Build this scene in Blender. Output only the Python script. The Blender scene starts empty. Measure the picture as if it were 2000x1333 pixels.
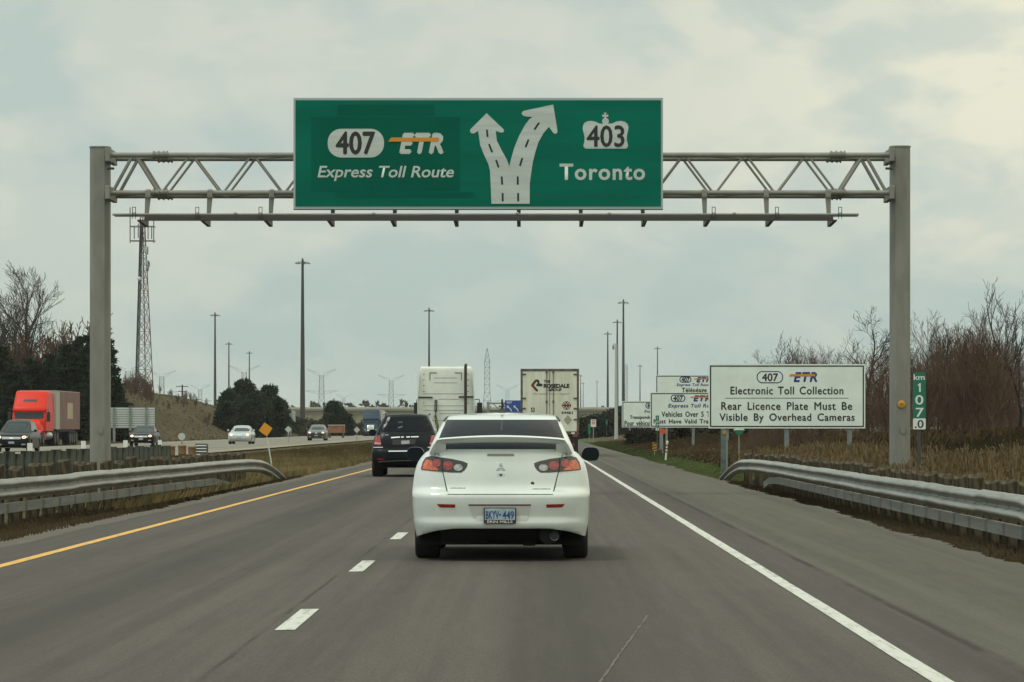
import bpy, bmesh, math, random
import numpy as np
from mathutils import Vector, Matrix

R = math.radians
sc = bpy.context.scene
COL = sc.collection

# ------------------------------------------------------------------ camera
F, CH, VX, VY = 6680.0, 1.32, 1037.0, 835.0      # focal length in photo pixels, eye height, vanishing point
cd = bpy.data.cameras.new('camera')
cam = bpy.data.objects.new('camera', cd)
COL.objects.link(cam)
cam.location = (0, 0, CH)
cam.rotation_euler = (R(90), 0, 0)
cd.sensor_width = 36.0
cd.lens = F / 2000.0 * 36.0
cd.shift_x = -(VX - 1000.0) / 2000.0
cd.shift_y = (VY - 666.5) / 2000.0
cd.clip_start = 0.5
cd.clip_end = 20000
sc.camera = cam

# ------------------------------------------------------------------ sky
SUN_EL, SUN_AZ = R(63), R(238)                   # high veiled sun behind the camera, to the left
world = bpy.data.worlds.new('World')
sc.world = world
world.use_nodes = True
nt = world.node_tree
nt.nodes.clear()
def N(t, kind, **kw):
    n = t.nodes.new(kind)
    for k, v in kw.items():
        if k.startswith('i_'):
            n.inputs[k[2:].replace('_', ' ')].default_value = v
        else:
            setattr(n, k, v)
    return n
def mixc(t, fac, a, b, blend='MIX'):
    n = t.nodes.new('ShaderNodeMix'); n.data_type = 'RGBA'; n.blend_type = blend
    for s, v in ((0, fac), (6, a), (7, b)):
        if isinstance(v, bpy.types.NodeSocket): t.links.new(v, n.inputs[s])
        elif v is not None: n.inputs[s].default_value = v if s == 0 else (*v, 1)
    return n.outputs[2]
def mth(t, op, a, b=None, c=None, clamp=False):
    n = t.nodes.new('ShaderNodeMath'); n.operation = op; n.use_clamp = clamp
    for s, v in ((0, a), (1, b), (2, c)):
        if isinstance(v, bpy.types.NodeSocket): t.links.new(v, n.inputs[s])
        elif v is not None: n.inputs[s].default_value = v
    return n.outputs[0]
def mrange(t, v, a, b, c=0.0, d=1.0, smooth=True):
    n = t.nodes.new('ShaderNodeMapRange'); n.interpolation_type = 'SMOOTHSTEP' if smooth else 'LINEAR'
    t.links.new(v, n.inputs['Value'])
    for k, x in (('From Min', a), ('From Max', b), ('To Min', c), ('To Max', d)): n.inputs[k].default_value = x
    return n.outputs['Result']
out = N(nt, 'ShaderNodeOutputWorld')
bg = N(nt, 'ShaderNodeBackground'); bg.inputs['Strength'].default_value = 0.1
sky = N(nt, 'ShaderNodeTexSky', sky_type='NISHITA', sun_disc=False, sun_elevation=SUN_EL, sun_rotation=SUN_AZ)
tc = N(nt, 'ShaderNodeTexCoord')
sep = N(nt, 'ShaderNodeSeparateXYZ'); nt.links.new(tc.outputs['Generated'], sep.inputs[0])
mp = N(nt, 'ShaderNodeMapping'); mp.inputs['Scale'].default_value = (13, 13, 25); mp.inputs['Location'].default_value = (2.3, 0.7, 1.2)
nt.links.new(tc.outputs['Generated'], mp.inputs[0])
n1 = N(nt, 'ShaderNodeTexNoise', i_Scale=1.0, i_Detail=5.0, i_Roughness=0.48, i_Distortion=0.5); nt.links.new(mp.outputs[0], n1.inputs['Vector'])
mp2 = N(nt, 'ShaderNodeMapping'); mp2.inputs['Scale'].default_value = (34, 34, 70); mp2.inputs['Location'].default_value = (5.1, 3.3, 0.4)
nt.links.new(tc.outputs['Generated'], mp2.inputs[0])
n2 = N(nt, 'ShaderNodeTexNoise', i_Scale=1.0, i_Detail=5.0, i_Roughness=0.5, i_Distortion=0.3); nt.links.new(mp2.outputs[0], n2.inputs['Vector'])
m1 = mrange(nt, n1.outputs['Fac'], 0.42, 0.60)
m2 = mrange(nt, n2.outputs['Fac'], 0.42, 0.64)
cov = mth(nt, 'MULTIPLY_ADD', m2, 0.42, mth(nt, 'MULTIPLY', m1, 0.70), clamp=True)
hi = mrange(nt, sep.outputs['Z'], 0.012, 0.10)                      # the cloud thins to a blue-grey veil low down
cov = mth(nt, 'MULTIPLY', cov, mth(nt, 'MULTIPLY_ADD', hi, 0.40, 0.60), clamp=True)
right = mrange(nt, sep.outputs['X'], -0.02, 0.15)
cov = mth(nt, 'MULTIPLY_ADD', mth(nt, 'MULTIPLY', right, hi), 0.45, cov, clamp=True)
warm = mth(nt, 'MULTIPLY', right, hi)
cloud = mixc(nt, warm, (6.45, 6.75, 5.85), (8.5, 8.35, 6.6))
veil = mixc(nt, hi, (4.35, 5.5, 5.2), (5.0, 5.9, 5.5))
col = mixc(nt, cov, veil, cloud)
zen = mrange(nt, sep.outputs['Z'], 0.13, 0.75, 1.0, 1.65)
back = mrange(nt, sep.outputs['Y'], 0.75, -0.6, 1.0, 1.2)         # brighter towards the veiled sun
gain = mth(nt, 'MULTIPLY', zen, back)
vm = N(nt, 'ShaderNodeVectorMath', operation='SCALE'); nt.links.new(col, vm.inputs[0]); nt.links.new(gain, vm.inputs['Scale'])
fin = mixc(nt, 0.93, sky.outputs[0], vm.outputs[0])
nt.links.new(fin, bg.inputs['Color']); nt.links.new(bg.outputs[0], out.inputs['Surface'])

# ------------------------------------------------------------------ sun
sl = bpy.data.lights.new('sun', 'SUN'); sl.energy = 1.45; sl.angle = R(14); sl.color = (1.0, 0.98, 0.90)
sun = bpy.data.objects.new('sun', sl); COL.objects.link(sun)
sd = Vector((math.sin(SUN_AZ) * math.cos(SUN_EL), math.cos(SUN_AZ) * math.cos(SUN_EL), math.sin(SUN_EL)))
sun.rotation_euler = sd.to_track_quat('Z', 'Y').to_euler()
sun.location = sd * 40

sc.render.engine = 'CYCLES'
sc.cycles.use_denoising = True
sc.cycles.max_bounces = 6
sc.cycles.volume_bounces = 0
sc.cycles.transparent_max_bounces = 12
sc.view_settings.view_transform = 'Standard'
sc.view_settings.look = 'None'
sc.view_settings.exposure = 0.0
sc.view_settings.gamma = 1.0

# ================================================================== helpers
def S(d): return F / d
def wx(px, d): return (px - VX) * d / F
def wz(py, d): return CH - (py - VY) * d / F

_m = {}
def mat(name, col, rough=0.6, metal=0.0, spec=0.5, coat=0.0, var=0.0, vscale=3.0, stretch=(1, 1, 1), col2=None, bump=0.0, bscale=40.0, emit=0.0, sheen=0.0, detail=5.0):
    if name in _m: return _m[name]
    m = bpy.data.materials.new(name); m.use_nodes = True
    t = m.node_tree; b = t.nodes['Principled BSDF']
    b.inputs['Base Color'].default_value = (*col, 1); b.inputs['Roughness'].default_value = rough
    b.inputs['Metallic'].default_value = metal; b.inputs['Specular IOR Level'].default_value = spec
    b.inputs['Coat Weight'].default_value = coat; b.inputs['Coat Roughness'].default_value = 0.06
    if emit:
        b.inputs['Emission Color'].default_value = (*col, 1); b.inputs['Emission Strength'].default_value = emit
    if var or bump or col2:
        c = N(t, 'ShaderNodeTexCoord'); mpn = N(t, 'ShaderNodeMapping'); mpn.inputs['Scale'].default_value = stretch
        t.links.new(c.outputs['Object'], mpn.inputs[0])
        if var or col2:
            no = N(t, 'ShaderNodeTexNoise', i_Scale=vscale, i_Detail=detail, i_Roughness=0.6); t.links.new(mpn.outputs[0], no.inputs['Vector'])
            fac = mrange(t, no.outputs['Fac'], 0.36, 0.64)
            a = tuple(x * (1 - var) for x in col); bb = col2 if col2 else tuple(min(1, x * (1 + var)) for x in col)
            t.links.new(mixc(t, fac, a, bb), b.inputs['Base Color'])
        if bump:
            nb = N(t, 'ShaderNodeTexNoise', i_Scale=bscale, i_Detail=4.0); t.links.new(mpn.outputs[0], nb.inputs['Vector'])
            bn = N(t, 'ShaderNodeBump', i_Strength=bump, i_Distance=0.02); t.links.new(nb.outputs['Fac'], bn.inputs['Height'])
            t.links.new(bn.outputs[0], b.inputs['Normal'])
    _m[name] = m
    return m

def setp(o, label=None, cat=None, group=None, kind=None):
    if label: o['label'] = label
    if cat: o['category'] = cat
    if group: o['group'] = group
    if kind: o['kind'] = kind
    return o
def thing(name, label, cat, loc=(0, 0, 0), rz=0.0, group=None):
    o = bpy.data.objects.new(name, None); COL.objects.link(o)
    o.empty_display_size = 0.3
    o.location = loc; o.rotation_euler = (0, 0, rz)
    return setp(o, label, cat, group)
def copy_tree(o, parent=None):
    c = o.copy(); COL.objects.link(c)
    if parent: c.parent = parent
    for ch in list(o.children): copy_tree(ch, c)
    return c

class MB:
    def __init__(s): s.v = []; s.f = []
    def add(s, vs, fs):
        o = len(s.v); s.v += [tuple(map(float, p)) for p in vs]; s.f += [tuple(i + o for i in f) for f in fs]; return s
    def box(s, x0, x1, y0, y1, z0, z1):
        return s.add([(x0,y0,z0),(x1,y0,z0),(x1,y1,z0),(x0,y1,z0),(x0,y0,z1),(x1,y0,z1),(x1,y1,z1),(x0,y1,z1)],
                     [(0,3,2,1),(4,5,6,7),(0,1,5,4),(1,2,6,5),(2,3,7,6),(3,0,4,7)])
    def hexa(s, p): return s.add(p, [(0,3,2,1),(4,5,6,7),(0,1,5,4),(1,2,6,5),(2,3,7,6),(3,0,4,7)])
    def tube(s, pts, r, n=8, caps=True, sx=1.0):
        pts = [Vector(p) for p in pts]; k = len(pts)
        rs = r if isinstance(r, (list, tuple)) else [r] * k
        base = len(s.v); up = None
        for i, p in enumerate(pts):
            d = (pts[min(i + 1, k - 1)] - pts[max(i - 1, 0)]).normalized()
            if up is None:
                up = Vector((0, 0, 1)) if abs(d.z) < 0.9 else Vector((1, 0, 0))
            a = d.cross(up)
            if a.length < 1e-5: a = d.cross(Vector((0, 1, 0)))
            a.normalize(); b = a.cross(d).normalized()
            up = b
            for j in range(n):
                t = 2 * math.pi * j / n + math.pi / n
                s.v.append(tuple(p + a * (math.cos(t) * rs[i]) * sx + b * (math.sin(t) * rs[i])))
        for i in range(k - 1):
            for j in range(n):
                j2 = (j + 1) % n
                s.f.append((base + i*n + j, base + i*n + j2, base + (i+1)*n + j2, base + (i+1)*n + j))
        if caps:
            s.f.append(tuple(base + j for j in range(n))[::-1]); s.f.append(tuple(base + (k-1)*n + j for j in range(n)))
        return s
    def bar(s, p0, p1, w, h):
        p0, p1 = Vector(p0), Vector(p1); d = (p1 - p0).normalized()
        up = Vector((0, 0, 1)) if abs(d.z) < 0.95 else Vector((0, 1, 0))
        a = d.cross(up).normalized() * (w / 2); b = a.normalized().cross(d) * (h / 2)
        return s.hexa([p0-a-b, p0+a-b, p1+a-b, p1-a-b, p0-a+b, p0+a+b, p1+a+b, p1-a+b])
    def prism(s, poly, y0, y1):                      # outline in x, z pushed along y
        n = len(poly); o = [(x, y0, z) for x, z in poly] + [(x, y1, z) for x, z in poly]
        fs = [tuple(range(n)), tuple(range(2*n - 1, n - 1, -1))] + [(i, i + n, (i+1) % n + n, (i+1) % n) for i in range(n)]
        return s.add(o, fs)
    def prismx(s, poly, x0, x1):                     # outline in y, z pushed along x
        n = len(poly); o = [(x0, y, z) for y, z in poly] + [(x1, y, z) for y, z in poly]
        fs = [tuple(range(n)), tuple(range(2*n - 1, n - 1, -1))] + [(i, i + n, (i+1) % n + n, (i+1) % n) for i in range(n)]
        return s.add(o, fs)
    def prismz(s, poly, z0, z1):
        n = len(poly); o = [(x, y, z0) for x, y in poly] + [(x, y, z1) for x, y in poly]
        fs = [tuple(range(n)), tuple(range(2*n - 1, n - 1, -1))] + [(i, i + n, (i+1) % n + n, (i+1) % n) for i in range(n)]
        return s.add(o, fs)
    def lathe(s, prof, c=(0, 0, 0), axis='x', n=28):  # (radius, along axis)
        base = len(s.v)
        for r, h in prof:
            for j in range(n):
                t = 2 * math.pi * j / n; a, b = r * math.cos(t), r * math.sin(t)
                p = {'x': (h, a, b), 'y': (a, h, b), 'z': (a, b, h)}[axis]
                s.v.append((p[0] + c[0], p[1] + c[1], p[2] + c[2]))
        k = len(prof)
        for i in range(k - 1):
            for j in range(n):
                s.f.append((base + i*n + j, base + i*n + (j+1) % n, base + (i+1)*n + (j+1) % n, base + (i+1)*n + j))
        s.f.append(tuple(base + j for j in range(n))); s.f.append(tuple(base + (k-1)*n + j for j in range(n)))
        return s
    def ball(s, c, r, n=8, m=6, sx=1, sy=1, sz=1):
        base = len(s.v)
        for i in range(m + 1):
            ph = math.pi * i / m
            for j in range(n):
                t = 2 * math.pi * j / n
                s.v.append((c[0] + sx*r*math.sin(ph)*math.cos(t), c[1] + sy*r*math.sin(ph)*math.sin(t), c[2] + sz*r*math.cos(ph)))
        for i in range(m):
            for j in range(n): s.f.append((base+i*n+j, base+i*n+(j+1)%n, base+(i+1)*n+(j+1)%n, base+(i+1)*n+j))
        return s
    def build(s, name, m, parent=None, smooth=False, bevel=0.0, angle=38, normals=True):
        me = bpy.data.meshes.new(name); me.from_pydata(s.v, [], s.f)
        bm = bmesh.new(); bm.from_mesh(me)
        if normals: bmesh.ops.recalc_face_normals(bm, faces=bm.faces)
        if smooth:
            for f in bm.faces: f.smooth = True
            for e in bm.edges:
                if len(e.link_faces) == 2 and e.calc_face_angle(0) > R(angle): e.smooth = False
        bm.to_mesh(me); bm.free()
        me.materials.append(m)
        return link(name, me, parent, bevel)
def link(name, me, parent=None, bevel=0.0):
    o = bpy.data.objects.new(name, me); COL.objects.link(o)
    if parent is not None: o.parent = parent
    if bevel:
        b = o.modifiers.new('bevel', 'BEVEL'); b.width = bevel; b.segments = 2; b.limit_method = 'ANGLE'; b.angle_limit = R(40)
    return o
def np_mesh(name, verts, faces, m, parent=None, smooth=False):
    """verts (n,3), faces (k,3 or 4) numpy"""
    me = bpy.data.meshes.new(name); k = faces.shape[1]
    me.vertices.add(len(verts)); me.vertices.foreach_set('co', np.ascontiguousarray(verts, np.float32).ravel())
    me.loops.add(faces.size); me.loops.foreach_set('vertex_index', np.ascontiguousarray(faces, np.int32).ravel())
    me.polygons.add(len(faces)); me.polygons.foreach_set('loop_start', np.arange(0, faces.size, k, dtype=np.int32))
    if smooth: me.polygons.foreach_set('use_smooth', np.ones(len(faces), bool))
    me.update(calc_edges=True); me.validate()
    me.materials.append(m)
    return link(name, me, parent)

def text_mesh(body, bold=0.0, shear=0.0, word=1.0, char=1.0, res=3, depth=0.0):
    cu = bpy.data.curves.new('lettering', 'FONT'); cu.body = body; cu.size = 1.0; cu.offset = bold; cu.shear = shear
    cu.space_word = word; cu.space_character = char; cu.resolution_u = res; cu.extrude = depth; cu.align_x = 'LEFT'
    ob = bpy.data.objects.new('lettering', cu); COL.objects.link(ob)
    bpy.context.view_layer.update()
    dg = bpy.context.evaluated_depsgraph_get()
    me = bpy.data.meshes.new_from_object(ob.evaluated_get(dg))
    bpy.data.objects.remove(ob); bpy.data.curves.remove(cu)
    return me
def lettering(body, x0, x1, z0, z1, y, m, parent, bold=0.012, shear=0.0, word=1.0, char=1.0, name='lettering', fat=0.0):
    """flat letters facing -y, fitted to the box x0..x1, z0..z1, 2 mm thick"""
    me = text_mesh(body, bold, shear, word, char)
    n = len(me.vertices); co = np.zeros(n * 3, np.float32); me.vertices.foreach_get('co', co); co = co.reshape(-1, 3)
    lo, hi_ = co.min(0), co.max(0)
    o2 = np.zeros_like(co)
    o2[:, 0] = x0 + (co[:, 0] - lo[0]) / max(hi_[0] - lo[0], 1e-6) * (x1 - x0)
    o2[:, 2] = z0 + (co[:, 1] - lo[1]) / max(hi_[1] - lo[1], 1e-6) * (z1 - z0)
    o2[:, 1] = y
    me.vertices.foreach_set('co', o2.ravel()); me.update(); me.materials.append(m)
    if fat:                                          # heavier strokes: the same outline laid three times, a hair apart
        bm = bmesh.new(); bm.from_mesh(me); src = bm.faces[:]
        for k, (dx, dz) in enumerate(((-fat, 0), (fat, 0), (0, fat), (0, -fat))):
            g = bmesh.ops.duplicate(bm, geom=src)
            bmesh.ops.translate(bm, verts=[v for v in g['geom'] if isinstance(v, bmesh.types.BMVert)], vec=(dx, -.0006 * (k + 1), dz))
        bm.to_mesh(me); bm.free()
    if ' ' not in body: return link(name, me, parent)
    cuts = []                                        # one mesh for each word
    iv = sorted((min(me.vertices[i].co.x for i in p.vertices), max(me.vertices[i].co.x for i in p.vertices)) for p in me.polygons)
    gaps, end = [], iv[0][1]
    for a, b in iv[1:]:
        if a > end: gaps.append((a - end, (a + end) / 2))
        end = max(end, b)
    cuts = sorted(c for _, c in sorted(gaps)[::-1][:body.count(' ')])
    cuts = [-1e9] + cuts + [1e9]; o = None
    for c0, c1 in zip(cuts[:-1], cuts[1:]):
        bm = bmesh.new(); bm.from_mesh(me)
        bmesh.ops.delete(bm, geom=[v for v in bm.verts if not c0 < v.co.x < c1], context='VERTS')
        m2 = bpy.data.meshes.new(name); bm.to_mesh(m2); bm.free(); m2.materials.append(m)
        o = link(name, m2, parent)
    bpy.data.meshes.remove(me)
    return o
def rrect(x0, x1, z0, z1, r, n=6):
    pts = []
    for cx, cz, a in ((x1-r, z1-r, 0), (x0+r, z1-r, 90), (x0+r, z0+r, 180), (x1-r, z0+r, 270)):
        for i in range(n + 1):
            t = R(a + 90 * i / n); pts.append((cx + r*math.cos(t), cz + r*math.sin(t)))
    return pts
def smooth_poly(pts, it=2):
    for _ in range(it):
        q = []
        for i in range(len(pts)):
            a, b = pts[i], pts[(i + 1) % len(pts)]
            q += [(a[0]*.75 + b[0]*.25, a[1]*.75 + b[1]*.25), (a[0]*.25 + b[0]*.75, a[1]*.25 + b[1]*.75)]
        pts = q
    return pts
def copy_part(o, parent, loc=(0, 0, 0), rz=0.0):
    c = o.copy(); COL.objects.link(c); c.parent = parent; c.location = loc; c.rotation_euler = (0, 0, rz); return c

# ------------------------------------------------------------------ materials used all over
GALV = mat('galvanised steel', (0.36, 0.37, 0.34), 0.45, 0.55, var=0.18, vscale=6)
GANTRY = mat('weathered gantry steel', (0.205, 0.206, 0.180), 0.6, 0.1, var=0.10, vscale=3.5, stretch=(1, 1, 0.3))
DARKST = mat('dark steel', (0.035, 0.035, 0.035), 0.55, 0.2)
RUBBER = mat('tyre rubber', (0.018, 0.018, 0.019), 0.85, var=0.2, vscale=12)
BLACK = mat('black plastic', (0.014, 0.014, 0.016), 0.5)
BLACKPAINT = mat('black legend film', (0.012, 0.012, 0.014), 0.55)
CHROME = mat('chrome', (0.75, 0.76, 0.76), 0.12, 1.0)
ALLOY = mat('alloy', (0.45, 0.46, 0.46), 0.3, 0.9)
GLASS = mat('tinted glass', (0.006, 0.009, 0.013), 0.05, spec=0.13)
GLASSG = mat('greenish windshield glass', (0.016, 0.028, 0.030), 0.06, spec=0.22)
REDLENS = mat('red lens', (0.23, 0.010, 0.008), 0.12, coat=0.8, var=.3, vscale=25)
AMBER = mat('amber lens', (0.50, 0.085, 0.012), 0.15, coat=0.8, var=.35, vscale=22)
CLEAR = mat('clear lens', (0.26, 0.28, 0.27), 0.1, coat=0.8, var=.35, vscale=20)
LAMPON = mat('lit headlamp', (1.0, 0.72, 0.5), 0.3, emit=1.6)
WHITEFILM = mat('white sign film', (0.655, 0.73, 0.68), 0.5, var=0.05, vscale=1.2)
# ================================================================== ground, roads, markings
rng = np.random.default_rng(7)
def sst(a, b, x):
    t = np.clip((x - a) / (b - a), 0, 1); return t * t * (3 - 2 * t)
def gz(x, y):
    """height of the ground"""
    x = np.asarray(x, float); y = np.asarray(y, float)
    z = np.full(np.broadcast(x, y).shape, -0.07)
    # right bank: a shallow ditch, then a rising bank
    z = z - 0.10 * sst(4.8, 5.6, x) + 0.10 * sst(5.8, 6.5, x)
    bank = 1.15 * sst(6.2, 15.0, x) + 1.1 * sst(14, 45, x)
    z = z + bank * (0.6 + 0.4 * sst(250, 60, y)) * sst(1500, 500, y)
    # left verge and the grass median
    z = z - 0.12 * sst(-6.0, -7.0, x) * sst(-16.8, -15.5, x)
    # embankment beyond the far carriageway
    hill = 5.5 * sst(-37, -56, x) * sst(250, 420, y) * sst(720, 500, y)
    z = z + hill + 0.9 * sst(-36, -50, x) * sst(120, 230, y) * sst(1200, 600, y)
    w = sst(5.0, 7.5, x) + sst(-6.2, -8, x) * sst(-17, -15.6, x) + sst(-34, -36, x)
    z = z + w * (0.05 * np.sin(x * 1.7 + y * .13) * np.sin(y * .37) + 0.03 * np.sin(x * 3.1 - y * .9))
    return z
def axis(parts):
    o = []
    for a, b, n in parts: o += list(np.linspace(a, b, n, endpoint=False))
    return np.array(o + [parts[-1][1]])
gx = axis([(-1800, -400, 8), (-400, -120, 14), (-120, -34, 58), (-34, -17, 8), (-17, -5, 40), (-5, 4.5, 4), (4.5, 16, 46), (16, 60, 40), (60, 400, 18), (400, 1800, 8)])
gy = np.concatenate([np.linspace(-30, 30, 12, endpoint=False), np.linspace(30, 160, 130, endpoint=False), np.geomspace(160, 4200, 130)])
X, Y = np.meshgrid(gx, gy)
Z = gz(X, Y)
nx, ny = len(gx), len(gy)
idx = np.arange(nx * ny).reshape(ny, nx)
gf = np.stack([idx[:-1, :-1], idx[:-1, 1:], idx[1:, 1:], idx[1:, :-1]], -1).reshape(-1, 4)

def ground_mat():
    m = bpy.data.materials.new('dry autumn grass ground'); m.use_nodes = True
    t = m.node_tree; b = t.nodes['Principled BSDF']; b.inputs['Roughness'].default_value = 0.95; b.inputs['Specular IOR Level'].default_value = 0.1
    c = N(t, 'ShaderNodeTexCoord'); sp = N(t, 'ShaderNodeSeparateXYZ'); t.links.new(c.outputs['Object'], sp.inputs[0])
    def noise(scale, st, det=5):
        mpn = N(t, 'ShaderNodeMapping'); mpn.inputs['Scale'].default_value = st; t.links.new(c.outputs['Object'], mpn.inputs[0])
        no = N(t, 'ShaderNodeTexNoise', i_Scale=scale, i_Detail=det, i_Roughness=0.6); t.links.new(mpn.outputs[0], no.inputs['Vector']); return no.outputs['Fac']
    a = noise(0.10, (1, 0.35, 1)); d = noise(0.9, (1, 0.4, 1)); e = noise(7.0, (1, 0.5, 1))
    col = mixc(t, mrange(t, a, .42, .58), (0.060, 0.045, 0.022), (0.092, 0.068, 0.034))
    col = mixc(t, mrange(t, d, .45, .62), col, (0.060, 0.056, 0.024))
    col = mixc(t, mrange(t, e, .40, .66, 0, .75), col, (0.034, 0.028, 0.016))
    # dirt beside the asphalt
    dl = mth(t, 'MULTIPLY', mrange(t, sp.outputs['X'], -7.2, -6.1), mrange(t, sp.outputs['X'], 6.2, 4.9))
    col = mixc(t, mth(t, 'MULTIPLY', dl, 0.6), col, (0.072, 0.058, 0.040))
    # the mown green strip on the right shoulder beyond the rail
    gr = mth(t, 'MULTIPLY', mth(t, 'MULTIPLY', mrange(t, sp.outputs['X'], 4.9, 5.3), mrange(t, sp.outputs['X'], 7.2, 6.2)), mrange(t, sp.outputs['Y'], 84, 94))
    col = mixc(t, mth(t, 'MULTIPLY', gr, 0.8), col, (0.052, 0.082, 0.026))
    t.links.new(col, b.inputs['Base Color'])
    bn = N(t, 'ShaderNodeBump', i_Strength=0.8, i_Distance=0.06); t.links.new(e, bn.inputs['Height']); t.links.new(bn.outputs[0], b.inputs['Normal'])
    return m
go = np_mesh('ground', np.stack([X, Y, Z], -1).reshape(-1, 3), gf, ground_mat(), smooth=True)
setp(go, 'rolling ground of brown autumn grass on both sides of the highway', None, kind='structure')

def asphalt(name, base, lanes=(), joints=(), dirt=0.0, seal=None):
    m = bpy.data.materials.new(name); m.use_nodes = True
    t = m.node_tree; b = t.nodes['Principled BSDF']; b.inputs['Roughness'].default_value = 0.82; b.inputs['Specular IOR Level'].default_value = 0.25
    c = N(t, 'ShaderNodeTexCoord'); sp = N(t, 'ShaderNodeSeparateXYZ'); t.links.new(c.outputs['Object'], sp.inputs[0])
    def noise(scale, st, det=5, rough=.6):
        mpn = N(t, 'ShaderNodeMapping'); mpn.inputs['Scale'].default_value = st; t.links.new(c.outputs['Object'], mpn.inputs[0])
        no = N(t, 'ShaderNodeTexNoise', i_Scale=scale, i_Detail=det, i_Roughness=rough); t.links.new(mpn.outputs[0], no.inputs['Vector']); return no.outputs['Fac']
    lon = noise(1.0, (2.6, 0.02, 1)); pat = noise(1.0, (0.5, 0.05, 1)); grit = noise(60.0, (1, .13, 1), 3, .75); coarse = noise(9.0, (1, .06, 1), 4, .75)
    wob = noise(1.0, (0.4, 0.16, 1))
    dk = tuple(x * .74 for x in base); lt = tuple(x * 1.2 for x in base)
    col = mixc(t, mrange(t, lon, .35, .65), dk, lt)
    col = mixc(t, mrange(t, pat, .40, .66, 0, .45), col, tuple(x * .82 for x in base))
    col = mixc(t, mrange(t, grit, .35, .68, 0, .5), col, tuple(x * .42 for x in base))
    col = mixc(t, mrange(t, coarse, .40, .68, 0, .22), col, tuple(min(1, x * 1.45) for x in base))
    xw = mth(t, 'MULTIPLY_ADD', wob, 0.35, mth(t, 'SUBTRACT', sp.outputs['X'], 0.175))
    for cx, w, k in lanes:                            # oil and tyre wear along the lanes
        dd = mth(t, 'ABSOLUTE', mth(t, 'SUBTRACT', xw, cx))
        f = mth(t, 'MULTIPLY', mrange(t, dd, w, 0.0), mth(t, 'MULTIPLY', mrange(t, pat, .25, .6, .35, 1.0), k))
        col = mixc(t, f, col, tuple(x * .38 for x in base))
    for cx, w, k in joints:
        dd = mth(t, 'ABSOLUTE', mth(t, 'SUBTRACT', mth(t, 'MULTIPLY_ADD', noise(1.0, (.1, .5, 1)), 0.05, mth(t, 'SUBTRACT', sp.outputs['X'], 0.025)), cx))
        f = mth(t, 'MULTIPLY', mrange(t, dd, w, w * .4), mrange(t, noise(1.0, (.3, .25, 1)), .42, .55, 0.15, k))
        col = mixc(t, f, col, tuple(x * .25 for x in base))
    if dirt:
        col = mixc(t, mrange(t, noise(1.4, (1, .3, 1)), .5, .75, 0, dirt), col, (0.085, 0.07, 0.05))
    t.links.new(col, b.inputs['Base Color'])
    bn = N(t, 'ShaderNodeBump', i_Strength=0.35, i_Distance=0.01); t.links.new(grit, bn.inputs['Height']); t.links.new(bn.outputs[0], b.inputs['Normal'])
    return m
def sheet(name, xl, xr, y0, y1, z, m, n=0, jag=0.0, label=None, jl=0.0, ys=None):
    """flat strip; jag / jl give the right / left edge its ragged outline"""
    if ys is None: ys = np.concatenate([np.linspace(y0, min(160, y1), 800, endpoint=False), np.linspace(min(160, y1), y1, 90)]) if (jag or jl) else np.array([y0, y1])
    f = lambda a: a * (np.sin(ys * .83) * .5 + np.sin(ys * 2.1 + 1) * .3 + np.sin(ys * .21 + 2) * .7 + rng.normal(0, .30, len(ys)) + np.interp(ys, np.linspace(y0, y1, 1200), rng.normal(0, .5, 1200)))
    r = xr + (f(jag) if jag else 0 * ys); l = xl + (f(jl) if jl else 0 * ys)
    v = np.concatenate([np.stack([l, ys, 0 * ys + z], -1), np.stack([r, ys, 0 * ys + z], -1)])
    k = len(ys); i = np.arange(k - 1)
    o = np_mesh(name, v, np.stack([i, i + k, i + k + 1, i + 1], -1), m)
    return setp(o, label, None, kind='structure')
A_MAIN = asphalt('worn lane asphalt', (0.072, 0.0625, 0.053), lanes=((-3.35, .62, .70), (0.30, .80, .55), (2.55, .42, .50)), joints=((-1.73, .022, .65), (2.66, .045, .9),))
A_SHO = asphalt('pale shoulder asphalt', (0.075, 0.071, 0.055), dirt=.35)
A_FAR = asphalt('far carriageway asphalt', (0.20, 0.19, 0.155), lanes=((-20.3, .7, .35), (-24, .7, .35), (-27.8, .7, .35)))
sheet('road', -5.42, 2.72, -12, 3000, 0.0, A_MAIN, label='worn grey two lane asphalt carriageway')
sheet('shoulder', 2.72, 4.72, -12, 3000, 0.0, A_SHO, jag=.10, label='paler paved shoulder with a ragged outer edge')
sheet('paved_edge', -5.80, -5.42, -12, 3000, 0.0, asphalt('dark edge asphalt', (0.060, 0.053, 0.046)), label='dark asphalt edge beside the yellow line', jl=.03)
sheet('gravel_strip', -6.22, -5.80, -12, 3000, -0.016, asphalt('gravel', (0.105, 0.094, 0.074), dirt=.5), jl=.10, label='grey gravel strip between asphalt and verge')
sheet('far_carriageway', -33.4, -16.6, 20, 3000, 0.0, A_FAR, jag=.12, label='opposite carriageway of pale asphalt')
def paint(name, col):
    m = bpy.data.materials.new(name); m.use_nodes = True
    t = m.node_tree; b = t.nodes['Principled BSDF']; b.inputs['Roughness'].default_value = .6
    c = N(t, 'ShaderNodeTexCoord'); mpn = N(t, 'ShaderNodeMapping'); mpn.inputs['Scale'].default_value = (14, 1.6, 1); t.links.new(c.outputs['Object'], mpn.inputs[0])
    no = N(t, 'ShaderNodeTexNoise', i_Scale=1.0, i_Detail=7.0, i_Roughness=.7); t.links.new(mpn.outputs[0], no.inputs['Vector'])
    t.links.new(mixc(t, mrange(t, no.outputs['Fac'], .48, .68, 0, .75), col, (0.17, 0.16, 0.14)), b.inputs['Base Color'])
    return m
P_WHITE = paint('white road paint', (0.47, 0.485, 0.44)); P_YEL = paint('yellow road paint', (0.60, 0.33, 0.045))
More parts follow.
